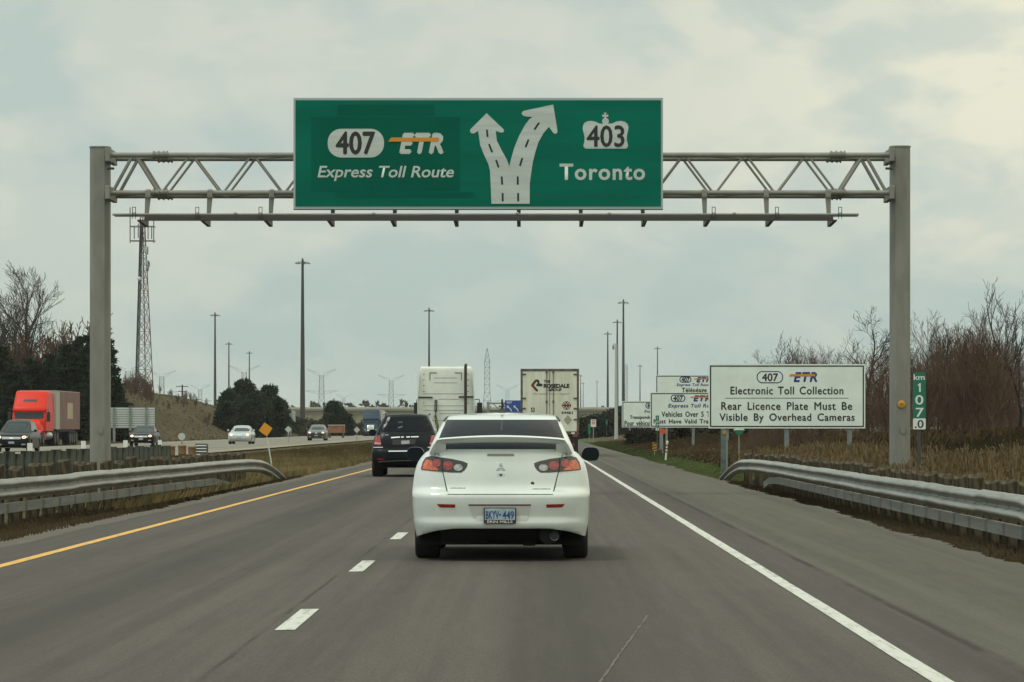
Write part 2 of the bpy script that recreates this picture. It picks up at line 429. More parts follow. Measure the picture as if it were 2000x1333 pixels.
sheet('yellow_edge_line', -5.10, -4.98, -12, 2500, 0.004, P_YEL, jag=.002, jl=.002, label='solid yellow line along the left edge')
sheet('white_edge_line', 2.075, 2.19, -12, 2500, 0.004, P_WHITE, jag=.002, jl=.002, label='solid white line along the right edge')
v, f = [], []
y = 22.2 - 27.0
while y < 700:
    b0 = len(v); L = 2.6
    v += [(-1.665 + .006 * math.sin(y), y, .004), (-1.535, y + .05, .004), (-1.535, y + L, .004), (-1.665, y + L - .03, .004)]
    f.append((b0, b0 + 1, b0 + 2, b0 + 3)); y += 9.0
setp(np_mesh('lane_line', np.array(v), np.array(f), P_WHITE), 'broken white lane line', None, kind='structure')
sheet('far_yellow_line', -17.55, -17.40, 30, 2500, 0.004, P_YEL, label='yellow edge line of the opposite carriageway')
sheet('far_white_line', -32.0, -31.86, 30, 2500, 0.004, P_WHITE, label='white edge line of the opposite carriageway')
# faint pale scrape slanting across the right lane
ys_ = np.linspace(16.8, 24.0, 50); xc_ = np.interp(ys_, [16.8, 24], [.29, .82]) + rng.normal(0, .002, 50); w_ = .009 * rng.uniform(.2, 1.2, 50)
i = np.arange(49)
setp(np_mesh('scrape_mark', np.concatenate([np.stack([xc_ - w_, ys_, 0*ys_ + .003], -1), np.stack([xc_ + w_, ys_, 0*ys_ + .003], -1)]), np.stack([i, i + 50, i + 51, i + 1], -1), mat('pale scrape', (0.088, 0.076, 0.063), .8)), 'pale scrape slanting across the right lane', None, kind='structure')

# ------------------------------------------------------------------ grass (nobody could count it)
def blades(name, label, xs, ys, h, w, m, lean=.35, seed=1, zf=gz, heads=False):
    r = np.random.default_rng(seed); n = len(xs)
    z0 = zf(xs, ys) - .02; az = r.uniform(0, 2 * np.pi, n); hh = h * r.uniform(.55, 1.25, n); ww = w * r.uniform(.7, 1.3, n)
    lx, ly = np.cos(az) * lean * hh * r.uniform(.2, 1, n), np.sin(az) * lean * hh * r.uniform(.2, 1, n)
    a2 = r.uniform(-.9, .9, n); dx, dy = np.cos(a2) * ww / 2, np.sin(a2) * ww / 2
    p = [np.stack([xs - dx, ys - dy, z0], -1), np.stack([xs + dx, ys + dy, z0], -1),
         np.stack([xs + dx * .8 + lx * .4, ys + dy * .8 + ly * .4, z0 + hh * .6], -1), np.stack([xs - dx * .8 + lx * .4, ys - dy * .8 + ly * .4, z0 + hh * .6], -1),
         np.stack([xs + lx + dx * .15, ys + ly + dy * .15, z0 + hh], -1), np.stack([xs + lx - dx * .15, ys + ly - dy * .15, z0 + hh], -1)]
    if heads:
        p[4] = np.stack([xs + lx + dx * 1.5, ys + ly + dy * 1.5, z0 + hh], -1); p[5] = np.stack([xs + lx - dx * 1.5, ys + ly - dy * 1.5, z0 + hh], -1)
    V = np.stack(p, 1).reshape(-1, 3); i = np.arange(n) * 6
    Fq = np.concatenate([np.stack([i, i + 1, i + 2, i + 3], -1), np.stack([i + 3, i + 2, i + 4, i + 5], -1)])
    return setp(np_mesh(name, V, Fq, m), label, 'grass', kind='stuff')
def scatter(n, x0, x1, y0, y1, seed, near=1.0, clump=0):
    r = np.random.default_rng(seed)
    ys = y0 * (y1 / y0) ** (r.uniform(0, 1, n) ** near); xs = r.uniform(x0, x1, n)
    if clump:
        k = r.integers(0, clump, n); cx = r.uniform(x0, x1, clump); cy = y0 * (y1 / y0) ** r.uniform(0, 1, clump)
        xs = cx[k] + r.normal(0, .22, n); ys = cy[k] + r.normal(0, .5, n)
        xs = np.clip(xs, x0, x1)
    return xs, ys
G_BROWN = mat('brown grass blades', (0.092, 0.062, 0.032), .9, spec=.1, var=.2, vscale=.12, col2=(0.058, 0.046, 0.025))
G_DARK = mat('dark weed blades', (0.088, 0.063, 0.038), .9, spec=.1, var=.5, vscale=.9, col2=(0.056, 0.044, 0.024))
G_GOLD = mat('golden dry grass', (0.215, 0.160, 0.085), .9, spec=.1, var=.4, vscale=.9, col2=(0.115, 0.082, 0.042))
G_WEED = mat('dark bank weeds', (0.064, 0.046, 0.026), .9, spec=.1, var=.4, vscale=.3, col2=(0.036, 0.034, 0.017))
G_TAN = mat('tan bank grass', (0.125, 0.085, 0.042), .9, spec=.1, var=.45, vscale=.5, col2=(0.072, 0.05, 0.026))
G_GREEN = mat('short green grass', (0.060, 0.098, 0.030), .9, spec=.1, var=.4, vscale=.5, col2=(0.085, 0.10, 0.035))
G_OLIVE = mat('olive median grass', (0.125, 0.108, 0.045), .9, spec=.1, var=.4, vscale=.35, col2=(0.155, 0.115, 0.055))
xs, ys = scatter(15000, -8.2, -6.15, 32, 92, 3); blades('verge_grass', 'scruffy brown grass under the left guard rail', xs, ys, .13, .022, G_DARK, .6, 3)
xs, ys = scatter(9000, 4.85, 6.3, 30, 92, 4); blades('verge_grass', 'brown weeds under the right guard rail', xs, ys, .12, .02, G_DARK, .6, 4)
xs, ys = scatter(26000, -15.6, -6.4, 60, 330, 5, .8); blades('median_grass', 'olive brown grass in the median', xs, ys, .24, .045, G_OLIVE, .5, 5)
xs, ys = scatter(15000, 5.0, 6.7, 88, 330, 6); blades('mown_grass', 'short green grass beyond the end of the right rail', xs, ys, .07, .05, G_GREEN, .5, 6)
xs, ys = scatter(15000, 6.5, 9.2, 46, 110, 8, clump=420); blades('tall_grass', 'golden dry tall grass on the right bank', xs, ys, .60, .013, G_GOLD, .42, 8, heads=True)
xs, ys = scatter(14000, 6.6, 15, 95, 320, 9, .9); blades('bank_grass', 'tan grass on the bank below the toll signs', xs, ys, .26, .04, G_TAN, .5, 9)
xs, ys = scatter(30000, 6.4, 22, 42, 160, 10, .9); blades('bank_weeds', 'dark brown weeds on the right bank', xs, ys, .30, .03, G_WEED, .7, 10)
xs, ys = scatter(9000, -75, -34.2, 170, 620, 11, .7); blades('slope_grass', 'brown grass on the embankment beyond the far carriageway', xs, ys, .15, .09, G_BROWN, .8, 11)
# ================================================================== guard rails
WPROF = [(0, 0), (-.012, .012), (-.070, .046), (-.083, .062), (-.083, .088), (-.070, .104), (-.006, .142), (0, .152), (0, .160), (-.006, .170), (-.070, .208), (-.083, .224), (-.083, .250), (-.070, .266), (-.012, .300), (0, .312)]
def steel_rail(name, base, slot=(.955, .07, .50, .035, .85)):
    m = bpy.data.materials.new(name); m.use_nodes = True
    t = m.node_tree; b = t.nodes['Principled BSDF']; b.inputs['Roughness'].default_value = .42; b.inputs['Metallic'].default_value = .45
    c = N(t, 'ShaderNodeTexCoord')
    def noise(scale, st, det=5):
        mpn = N(t, 'ShaderNodeMapping'); mpn.inputs['Scale'].default_value = st; t.links.new(c.outputs['Object'], mpn.inputs[0])
        no = N(t, 'ShaderNodeTexNoise', i_Scale=scale, i_Detail=det, i_Roughness=.65); t.links.new(mpn.outputs[0], no.inputs['Vector']); return no.outputs['Fac']
    col = mixc(t, mrange(t, noise(1, (3, .5, 9)), .38, .62), tuple(x * .72 for x in base), base)
    col = mixc(t, mrange(t, noise(1, (.3, 5.5, .25), 2), .60, .72, 0, .55), col, (0.085, 0.075, 0.058))
    col = mixc(t, mrange(t, noise(1, (2, 1.3, 22)), .56, .70, 0, .6), col, (0.11, 0.09, 0.062))
    sp = N(t, 'ShaderNodeSeparateXYZ'); t.links.new(c.outputs['Object'], sp.inputs[0])
    fr = mth(t, 'ABSOLUTE', mth(t, 'SUBTRACT', mth(t, 'FRACT', mth(t, 'DIVIDE', sp.outputs['Y'], slot[0])), .5))
    k = mth(t, 'MULTIPLY', mrange(t, fr, slot[1] / slot[0], slot[1] / slot[0] * .5), mrange(t, mth(t, 'ABSOLUTE', mth(t, 'SUBTRACT', sp.outputs['Z'], slot[2])), slot[3], slot[3] * .7))
    col = mixc(t, mth(t, 'MULTIPLY', k, slot[4]), col, (0.03, 0.027, 0.022))
    t.links.new(col, b.inputs['Base Color'])
    return m
RAIL = steel_rail('weathered galvanised rail', (0.275, 0.28, 0.255))
RUBR = steel_rail('dull rub rail', (0.25, 0.26, 0.24), (1.55, .16, .24, .2, .6))
WOOD = mat('weathered timber', (0.052, 0.042, 0.026), .9, spec=.1, var=.45, vscale=4, stretch=(3, 3, .5), col2=(0.098, 0.082, 0.055))
WOODG = mat('grey green timber', (0.040, 0.048, 0.038), .9, spec=.1, var=.55, vscale=1.6, stretch=(3, 3, .5), col2=(0.095, 0.102, 0.082))

def rail(side, path, rub, posts, label, loc, post_dx, ztop):
    """path: (y, x, z of the beam's lower edge)"""
    t = thing('guard_rail', label, 'guard rail', loc)
    L = Vector(loc); s = 1 if side == 'right' else -1           # traffic is at -x for the right-hand rail
    P = np.array(path); ys = np.arange(P[0, 0], P[-1, 0] + .01, .35)
    px, pz = np.interp(ys, P[:, 0], P[:, 1]), np.interp(ys, P[:, 0], P[:, 2])
    k = 5; ker = np.ones(k) / k
    pz[2:-2] = np.convolve(pz, ker, 'valid'); px[2:-2] = np.convolve(px, ker, 'valid')
    r = np.random.default_rng(11 if s > 0 else 12)
    seg = (ys / 3.8).astype(int); wz_ = r.normal(0, .006, seg.max() + 2)[seg] + r.normal(0, .0022, len(ys)); wx_ = r.normal(0, .007, seg.max() + 2)[seg]
    pz = pz + np.where(ys < P[-3, 0], wz_, 0); px = px + wx_
    mb = MB(); n = len(WPROF)
    for i in range(len(ys)):
        for a, b in WPROF: mb.v.append((px[i] + s * a - L.x, ys[i] - L.y, pz[i] + b - L.z))
        for a, b in reversed(WPROF): mb.v.append((px[i] + s * (a + .006) - L.x, ys[i] - L.y, pz[i] + b - L.z))
    m2 = 2 * n
    for i in range(len(ys) - 1):
        for j in range(m2): mb.f.append((i*m2 + j, i*m2 + (j+1) % m2, (i+1)*m2 + (j+1) % m2, (i+1)*m2 + j))
    mb.f.append(tuple(range(m2))); mb.f.append(tuple((len(ys) - 1) * m2 + j for j in range(m2)))
    mb.build('beam', RAIL, t, smooth=True, angle=60)
    P2 = np.array(rub); ys = np.arange(P2[0, 0], P2[-1, 0] + .01, .5); rx, rz = np.interp(ys, P2[:, 0], P2[:, 1]), np.interp(ys, P2[:, 0], P2[:, 2])
    mb = MB(); prof = [(0, 0), (0, .145), (.055, .145), (.055, .135), (.008, .135), (.008, .010), (.055, .010), (.055, 0)]; n = len(prof)
    for i in range(len(ys)):
        for a, b in prof: mb.v.append((rx[i] + s * a - L.x, ys[i] - L.y, rz[i] + b - L.z))
    for i in range(len(ys) - 1):
        for j in range(n): mb.f.append((i*n + j, i*n + (j+1) % n, (i+1)*n + (j+1) % n, (i+1)*n + j))
    mb.f.append(tuple(range(n))); mb.f.append(tuple((len(ys) - 1) * n + j for j in range(n)))
    mb.build('rub_rail', RUBR, t)
    var = []
    for q in range(4):
        h = .80 + .02 * q; tl = (-.02, .025, .0, .012)[q]
        mb = MB(); w, d = .095, .10
        mb.hexa([(-w,-d,-.35),(w,-d,-.35),(w,d,-.35),(-w,d,-.35),(-w,-d,h-.05-tl),(w,-d,h-.05+tl),(w,d,h-tl*.4),(-w,d,h-tl)])
        var.append(mb)
    made = []
    for i, y in enumerate(posts):
        x = float(np.interp(y, P[:, 0], P[:, 1])) + s * post_dx; g = float(gz(x, y)); q = r.integers(0, 4)
        if len(made) <= q or made[q] is None:
            while len(made) <= q: made.append(None)
            made[q] = o = var[q].build('post', WOOD, t, bevel=.008)
        else:
            o = made[q].copy(); COL.objects.link(o); o.parent = t
        o.location = (x - L.x, y - L.y, ztop - .82 - L.z + r.normal(0, .012)); o.rotation_euler = (r.normal(0, .012), r.normal(0, .02), r.normal(0, .06))
    bl = None                                                   # timber blocks between beam and post
    for i, y in enumerate(posts[::2]):
        x = float(np.interp(y, P[:, 0], P[:, 1])); z = float(np.interp(y, P[:, 0], P[:, 2]))
        if y > P[-4, 0]: continue
        if bl is None: bl = MB().box(0, s * (post_dx - .09), -.07, .07, .03, .26).build('spacer_block', WOOD, t); o = bl
        else: o = bl.copy(); COL.objects.link(o); o.parent = t
        o.location = (x + s * .008 - L.x, y - L.y, z - L.z)
    return t
rail('right', [(24, 5.52, .235), (50, 5.47, .245), (81, 5.42, .25), (83, 5.30, .245), (84.6, 5.12, .20), (86.5, 4.98, -.02), (88.2, 4.90, -.30)],
     [(24, 5.50, .062), (76, 5.47, .062), (78.5, 5.46, .02), (80, 5.44, -.10)], np.arange(26, 85.2, 1.55), 'weathered steel guard rail on timber posts along the right shoulder', (5.5, 56, -.1), .30, .685)
rail('left', [(30, -8.35, .24), (50, -7.85, .24), (65, -7.42, .245), (80, -6.88, .25), (82.5, -6.74, .245), (84.2, -6.60, .20), (86.0, -6.44, .0), (87.8, -6.30, -.30)],
     [(30, -8.33, .04), (50, -7.83, .04), (65, -7.40, .04), (76, -7.02, .04), (79, -6.9, -.10)], np.arange(38, 84.5, 1.55), 'weathered steel guard rail on timber posts beside the yellow line', (-7.5, 58, -.1), .32, .715)

# median rail near the opposite carriageway: close-set posts with white reflector plates
t = thing('guard_rail', 'grey timber post barrier with white reflector plates in the median', 'guard rail', (-12.4, 105, -.1))
mb = MB(); mbv = []
r = np.random.default_rng(5)
for q in range(4): mbv.append(MB().box(-.13, .13, -.10, .10, -.5, .74 + .02 * q))
made = [None] * 4
for i, y in enumerate(np.arange(80, 116.5, 1.35)):
    q = int(r.integers(0, 4))
    if made[q] is None: o = made[q] = mbv[q].build('post', WOODG, t, bevel=.01)
    else: o = made[q].copy(); COL.objects.link(o); o.parent = t
    o.location = (r.normal(0, .02), y - 105, .04); o.rotation_euler = (r.normal(0, .01), r.normal(0, .02), r.normal(0, .05))
bm_ = MB()
for a, b in zip(WPROF[:-1], WPROF[1:]):
    bm_.add([(-.15 - a[0], -26, .33 + a[1]), (-.15 - b[0], -26, .33 + b[1]), (-.15 - b[0], 11, .33 + b[1]), (-.15 - a[0], 11, .33 + a[1])], [(0, 1, 2, 3)])
b_ = bm_.build('beam', RAIL, t); sm_ = b_.modifiers.new('s', 'SOLIDIFY'); sm_.thickness = .005
REFL = mat('white reflector sheet', (0.72, 0.74, 0.68), .5)
rf = None
for px, py in ((60, 874), (164, 869), (246, 867), (313, 866)):
    yy = 12.4 * F / (VX - px)
    if rf is None: rf = o = MB().box(-.065, .065, -.012, .012, .02, .23).box(-.03, .03, .014, .03, -.4, .2).build('reflector', REFL, t)
    else: o = rf.copy(); COL.objects.link(o); o.parent = t
    o.location = (0, yy - 105 - .13, wz(py, yy) - .125 + .1)

# crash cushion at the end of the median barrier
CUSH = mat('sand barrel plastic', (0.21, 0.115, 0.026), .7, var=.35, vscale=5, col2=(0.11, 0.07, 0.03))
for i, (px, lab) in enumerate(((334, 'leftmost of three faded yellow sand barrels at the end of the median barrier'), (356, 'middle one of three faded yellow sand barrels by the median barrier'), (375, 'rightmost of three faded yellow sand barrels, next to the striped end cap'))):
    d = 146 + 3.0 * i; x = wx(px, d); g = float(gz(x, d))
    b = thing('sand_barrel', lab, 'barrel', (x, d, g), group='sand barrels at the median barrier end')
    MB().lathe([(.15, 0), (.165, .05), (.175, .30), (.18, .31), (.18, .34), (.175, .35), (.18, .62), (.18, .64)], (0, 0, 0), 'z', 20).build('drum', CUSH, b, smooth=True)
    MB().lathe([(.195, .64), (.195, .68), (.16, .71), (.05, .73)], (0, 0, 0), 'z', 20).build('lid', mat('barrel lid', (0.20, 0.13, 0.06), .7), b, smooth=True)
d = 152; x = wx(392, d)
b = thing('crash_cushion', 'black and white striped end cap of the median barrier', 'crash cushion', (x, d, float(gz(x, d))))
CB, CW = mat('cushion black', (0.02, .024, .024), .5), mat('cushion white', (0.62, .64, .6), .45)
MB().box(-.25, .25, 0, .9, .08, .80).build('body', CB, b, bevel=.03)
o0 = None
for k in range(5):
    if o0 is None: o0 = o = MB().box(-.22, .26, -.05, .01, 0, .055).build('stripe', CW, b, bevel=.01)
    else: o = o0.copy(); COL.objects.link(o); o.parent = b
    o.location = (0, 0, .16 + k * .13)
MB().box(-.55, -.25, .1, .9, .34, .46).box(-.55, -.25, .1, .9, .56, .68).build('side_rail', RAIL, b)

# ================================================================== gantry
GY = 67.25
gt = thing('sign_gantry', 'grey steel truss gantry spanning the whole carriageway', 'gantry', (-0.6, GY, -.1))
GL = Vector((-0.6, GY, -.1))
def G(x, y, z): return (x - GL.x, y - GL.y, z - GL.z)
pc = []
for px, top in ((196, 290), (1757.5, 289)):
    x = wx(px, GY); zt = wz(top, GY)
    oct_ = [(-.19, -.13), (-.11, -.24), (.11, -.24), (.19, -.13), (.19, .13), (.11, .24), (-.11, .24), (-.19, .13)]
    mb = MB().prismz([(x - GL.x + a * 1.0, b) for a, b in oct_], -.25, zt - GL.z)
    p = mb.build('post', GANTRY, gt)
    MB().prismz([(x - GL.x + a * 1.06, b * 1.05) for a, b in oct_], zt - GL.z, zt - GL.z + .025).build('cap_plate', GANTRY, p)
    MB().prism([(x - GL.x + .035 + .055 * math.cos(q), wz(838, GY) - GL.z + .1 * math.sin(q)) for q in np.linspace(0, 2 * math.pi, 16, endpoint=False)], -.262, -.235).build('hand_hole_cover', mat('cover', (0.2, .2, .17), .6), p)
    pc.append(x)
FY, BY = 66.80, 67.70
zT, zB = wz(303.3, FY), wz(377, FY)
xl, xr = pc[0] + .15, pc[1] - .15
for yy, zz in ((FY, zT), (BY, zT), (FY, zB), (BY, zB)):
    MB().tube([G(xl, yy, zz), G(xr, yy, zz)], .052, 12).build('chord', GANTRY, gt, smooth=True)
bn = [216] + [313 + 120.27 * i for i in range(12)] + [1735]
tn = [262] + [(bn[i] + bn[i + 1]) / 2 for i in range(1, 12)] + [1688]
dg = 0
for yy in (FY, BY):
    for i in range(len(tn)):
        for k, q in ((i, -1), (i + 1, 1)):
            a = wx(bn[k], FY); c = wx(tn[i], FY)
            a -= .05 * q; c += .04 * q
            rr = .035 if (k in (0, len(bn) - 1)) or (i in (0, len(tn) - 1)) else .025
            MB().tube([G(a, yy, zB + .03), G(c, yy, zT - .03)], rr, 8).build('diagonal', GANTRY, gt, smooth=True)
for zz in (zT, zB):                                          # lacing between the front and back planes
    xs_ = [wx(q, FY) for q in (bn if zz == zB else tn)]
    for i, x in enumerate(xs_[:-1]):
        MB().tube([G(x, FY if i % 2 else BY, zz), G(xs_[i + 1], BY if i % 2 else FY, zz)], .018, 6).build('lacing_bar', GANTRY, gt, smooth=True)
for q in (313, 1636):
    for zz in (zT, zB):
        for yy in (FY, BY):
            x = wx(q, FY)
            fl = MB()
            for k in (-.14, -.045, .05, .12): fl.lathe([(.055, 0), (.085, .002), (.085, .03), (.055, .032)], G(x + k, yy, zz), 'x', 14)
            fl.lathe([(.066, 0), (.066, .30)], G(x - .15, yy, zz), 'x', 14)
            fl.build('flange_joint', mat('flange', (0.17, .17, .145), .5, .3), gt, smooth=True)
for sx, x in ((1, pc[0] + .2), (-1, pc[1] - .2)):
    for zz in (zT, zB):
        MB().box(*sorted((x - GL.x - .03 * sx, x - GL.x + .06 * sx)), -.62, .62, zz - GL.z - .13, zz - GL.z + .13).build('end_plate', GANTRY, gt, bevel=.01)
    for k in (0, 1):
        MB().tube([G(x, FY - .1, zT - .17 - .1 * k), G(x + .14 * sx, FY - .1, zT - .17 - .1 * k)], .025, 8).build('clamp', DARKST, gt)
# light rail hung below the truss
LY = 65.6; zL = wz(426, LY)
MB().box(wx(283, LY) - GL.x, wx(1627, LY) - GL.x, LY - GL.y - .05, LY - GL.y + .05, zL - GL.z - .055, zL - GL.z + .03).build('walkway_beam', mat('light rail steel', (0.045, .045, .04), .6, .1), gt)
MB().tube([G(wx(220, LY), LY, zL + .065), G(wx(1677, LY), LY, zL + .065)], .024, 8).build('conduit', GANTRY, gt, smooth=True)
MB().tube([G(wx(223, LY), LY + .08, zL + .04), G(wx(1676, LY), LY + .08, zL + .04)], .016, 8).build('conduit', GANTRY, gt, smooth=True)
hx = [290 + 120.6 * i for i in range(12)]
for i, q in enumerate(hx):
    x = wx(q, FY) - GL.x; lean = .035 * (6 - i) / 6
    h = MB()
    h.hexa([(x - .035 - lean, -.52, zL - GL.z + .02), (x + .025 - lean, -.52, zL - GL.z + .02), (x + .025 - lean, -.42, zL - GL.z + .02), (x - .035 - lean, -.42, zL - GL.z + .02),
            (x - .055, -.52, zB - GL.z + .04), (x + .055, -.52, zB - GL.z + .04), (x + .055, -.40, zB - GL.z + .04), (x - .055, -.40, zB - GL.z + .04)])
    ho = h.build('hanger', GANTRY, gt)
    a = MB(); xa = x - lean
    a.hexa([(xa - .035, -1.75, zL - GL.z - .07), (xa + .035, -1.75, zL - GL.z - .07), (xa + .035, -.40, zL - GL.z - .10), (xa - .035, -.40, zL - GL.z - .10),
            (xa - .035, -1.75, zL - GL.z - .04), (xa + .035, -1.75, zL - GL.z - .04), (xa + .035, -.40, zL - GL.z + .03), (xa - .035, -.40, zL - GL.z + .03)])
    a.build('arm', DARKST, ho)
    c = MB(); c.lathe([(.07, -.04), (.07, .04)], (x, -.45, zB - GL.z), 'x', 12); c.box(x - .05, x + .05, -.55, -.36, zB - GL.z - .10, zB - GL.z - .06)
    c.build('clamp', mat('flange', (0.17, .17, .145)), ho)
    if i < 3 or i > 8:
        u = MB(); xx = xa - .10 * (1 if i < 3 else -1); zf = zL - GL.z
        for p0, p1 in (((xx - .03, zf - .02), (xx - .03, zf + .20)), ((xx + .03, zf - .02), (xx + .03, zf + .20)), ((xx - .035, zf + .20), (xx + .035, zf + .20)), ((xx - .035, zf + .09), (xx + .035, zf + .09))):
            u.bar((p0[0], -1.72, p0[1]), (p1[0], -1.72, p1[1]), .012, .012)
        u.build('ladder_rung_frame', DARKST, ho)
for q in (460, 730, 1010, 1190, 1434):
    x = wx(q, LY)
    MB().box(x - GL.x - .03, x - GL.x + .03, -1.70, -1.62, zL - GL.z + .085, zL - GL.z + .105).build('splice_clip', mat('pale clip', (0.6, .6, .55)), gt)
for px in (1760,):
    b = thing('marker_plate', 'small round yellow marker on the right gantry post', 'marker', (wx(px - 2, GY), GY - .255, wz(790, GY)))
    MB().lathe([(.075, 0), (.075, -.012), (.05, -.02)], (0, 0, 0), 'y', 20).build('disc', mat('yellow plate', (0.52, .27, .02), .5), b)
    MB().box(-.035, .035, -.028, -.02, -.012, .012).build('bar', mat('ochre', (0.25, .13, .01)), b)

# ------------------------------------------------------------------ the big green sign
SY = 66.25
sgn = thing('overhead_sign', 'large green overhead sign with lane arrows for the toll route and Toronto', 'road sign', (wx(934, SY), SY, wz(408.5, SY)))
OX, OZ = wx(934, SY), wz(408.5, SY)
def sx(px): return wx(px, SY) - OX
def sz(py): return wz(py, SY) - OZ
SGREEN = mat('green sign film', (0.0012, 0.130, 0.086), .75, spec=.08, var=.10, vscale=.6, stretch=(.4, 1, 2.5))
SGREEN2 = mat('darker green overlay film', (0.0012, 0.094, 0.063), .75, spec=.08, var=.06, vscale=.8)
SLET = mat('grey white legend film', (0.44, 0.50, 0.475), .5, var=.08, vscale=2.0, stretch=(.3, 1, 4))
MB().box(sx(573), sx(1295), .02, .10, sz(408.5), sz(191.5)).build('panel', mat('sign frame', (0.34, .40, .40), .5, .1), sgn)
MB().box(sx(577), sx(1291), .012, .0195, sz(403.6), sz(196)).build('face', SGREEN, sgn)
MB().box(sx(573), sx(1295), .0, .08, sz(410.3), sz(408.7)).build('bottom_edge', mat('sign lower edge', (0.05, .06, .06)), sgn)
for (a, b, c, d_) in ((608, 898, 229, 374), (659, 848, 205, 226.5), (655, 926, 376, 387)):
    MB().box(sx(a), sx(b), .0095, .0115, sz(d_), sz(c)).build('overlay_patch', SGREEN2, sgn)
for k in range(1, 9):                                        # extrusion seams
    z = sz(191.5 + k * 24.1)
    MB().box(sx(577), sx(1291), .0105, .012, z - .003, z + .003).build('seam', mat('seam green', (0.003, .055, .036), .6), sgn)
MB().prism(rrect(sx(640), sx(750), sz(308), sz(252), .26, 10), .003, .009).build('route_shield', SLET, sgn)
lettering('407', sx(657), sx(731.6), sz(301.2), sz(258.2), .001, BLACKPAINT, sgn, bold=0, fat=.014, name='route_number')
lettering('ETR', sx(782), sx(864.4), sz(299), sz(262), .004, SLET, sgn, bold=0, fat=.022, shear=.22, char=1.12, name='wordmark')
MB().prism([(sx(758), sz(277)), (sx(855), sz(277)), (sx(858), sz(273)), (sx(855), sz(269)), (sx(764), sz(269))], -.002, .003).build('orange_bar', mat('orange film', (0.56, .22, .012), .5), sgn)
lettering('Express Toll Route', sx(620), sx(886.4), sz(354), sz(324.4), .006, SLET, sgn, bold=.014, shear=.2)
def zz4(p): return (900 + p[0] / 4.762, 170 + p[1] / 4.762)
def arrow(pts): return [(sx(a), sz(b)) for a, b in map(zz4, pts)]
left_arrow = [(285,1088),(280,960),(272,780),(255,715),(215,630),(180,540),(162,410),(120,435),(95,430),(85,412),(90,395),(240,245),(395,392),(402,408),(395,422),(375,426),(325,410),(335,500),(380,590),(430,680),(452,745),(458,800),(458,1088)]
right_arrow = [(458,1088),(458,800),(450,745),(470,660),(500,560),(545,450),(600,350),(640,300),(668,280),(600,275),(575,265),(566,245),(572,232),(590,222),(860,165),(900,415),(893,432),(878,438),(862,432),(820,372),(770,430),(725,510),(695,600),(670,700),(655,800),(642,900),(640,1088)]
MB().prism(arrow(left_arrow), .004, .009).prism(arrow(right_arrow), .004, .009).build('lane_arrow', SLET, sgn)
for p0, p1 in (((243,398),(249,466)),((262,532),(292,610)),((328,680),(352,750)),((380,834),(385,910)),((389,988),(390,1066)),((728,334),(684,398)),((630,490),(602,562)),((572,662),(550,736)),((529,834),(530,910)),((533,988),(534,1066))):
    a, b = zz4(p0), zz4(p1)
    va, vb = Vector((sx(a[0]), 0, sz(a[1]))), Vector((sx(b[0]), 0, sz(b[1]))); dd = (vb - va).normalized(); nn = Vector((-dd.z, 0, dd.x)) * .0185
    q = [va - nn, va + nn, vb + nn, vb - nn]
    MB().prism([(v_.x, v_.z) for v_ in q], .0015, .0038).build('lane_dash', BLACKPAINT, sgn)
crown = [(1160,575),(1143,560),(1140,545),(1150,510),(1152,470),(1143,430),(1134,395),(1136,360),(1150,335),(1180,320),(1215,317),(1255,325),(1290,342),(1326,343),(1316,330),(1314,312),(1322,298),(1337,288),(1334,277),(1316,281),(1316,255),(1334,262),(1338,258),(1331,240),(1357,240),(1350,258),(1354,262),(1371,255),(1371,281),(1354,277),(1351,288),(1368,298),(1378,312),(1377,330),(1366,343),(1410,340),(1450,322),(1490,317),(1525,325),(1550,345),(1560,375),(1555,410),(1545,450),(1543,490),(1552,530),(1555,550),(1548,568),(1530,575)]
MB().prism(arrow(crown), .004, .009).build('crown_shield', SLET, sgn)
lettering('403', sx(1146.5), sx(1219), sz(287), sz(246), .0015, BLACKPAINT, sgn, bold=0, fat=.009, name='route_number')
lettering('Toronto', sx(1092.8), sx(1260), sz(352.3), sz(320), .006, SLET, sgn, bold=.024, char=1.12)

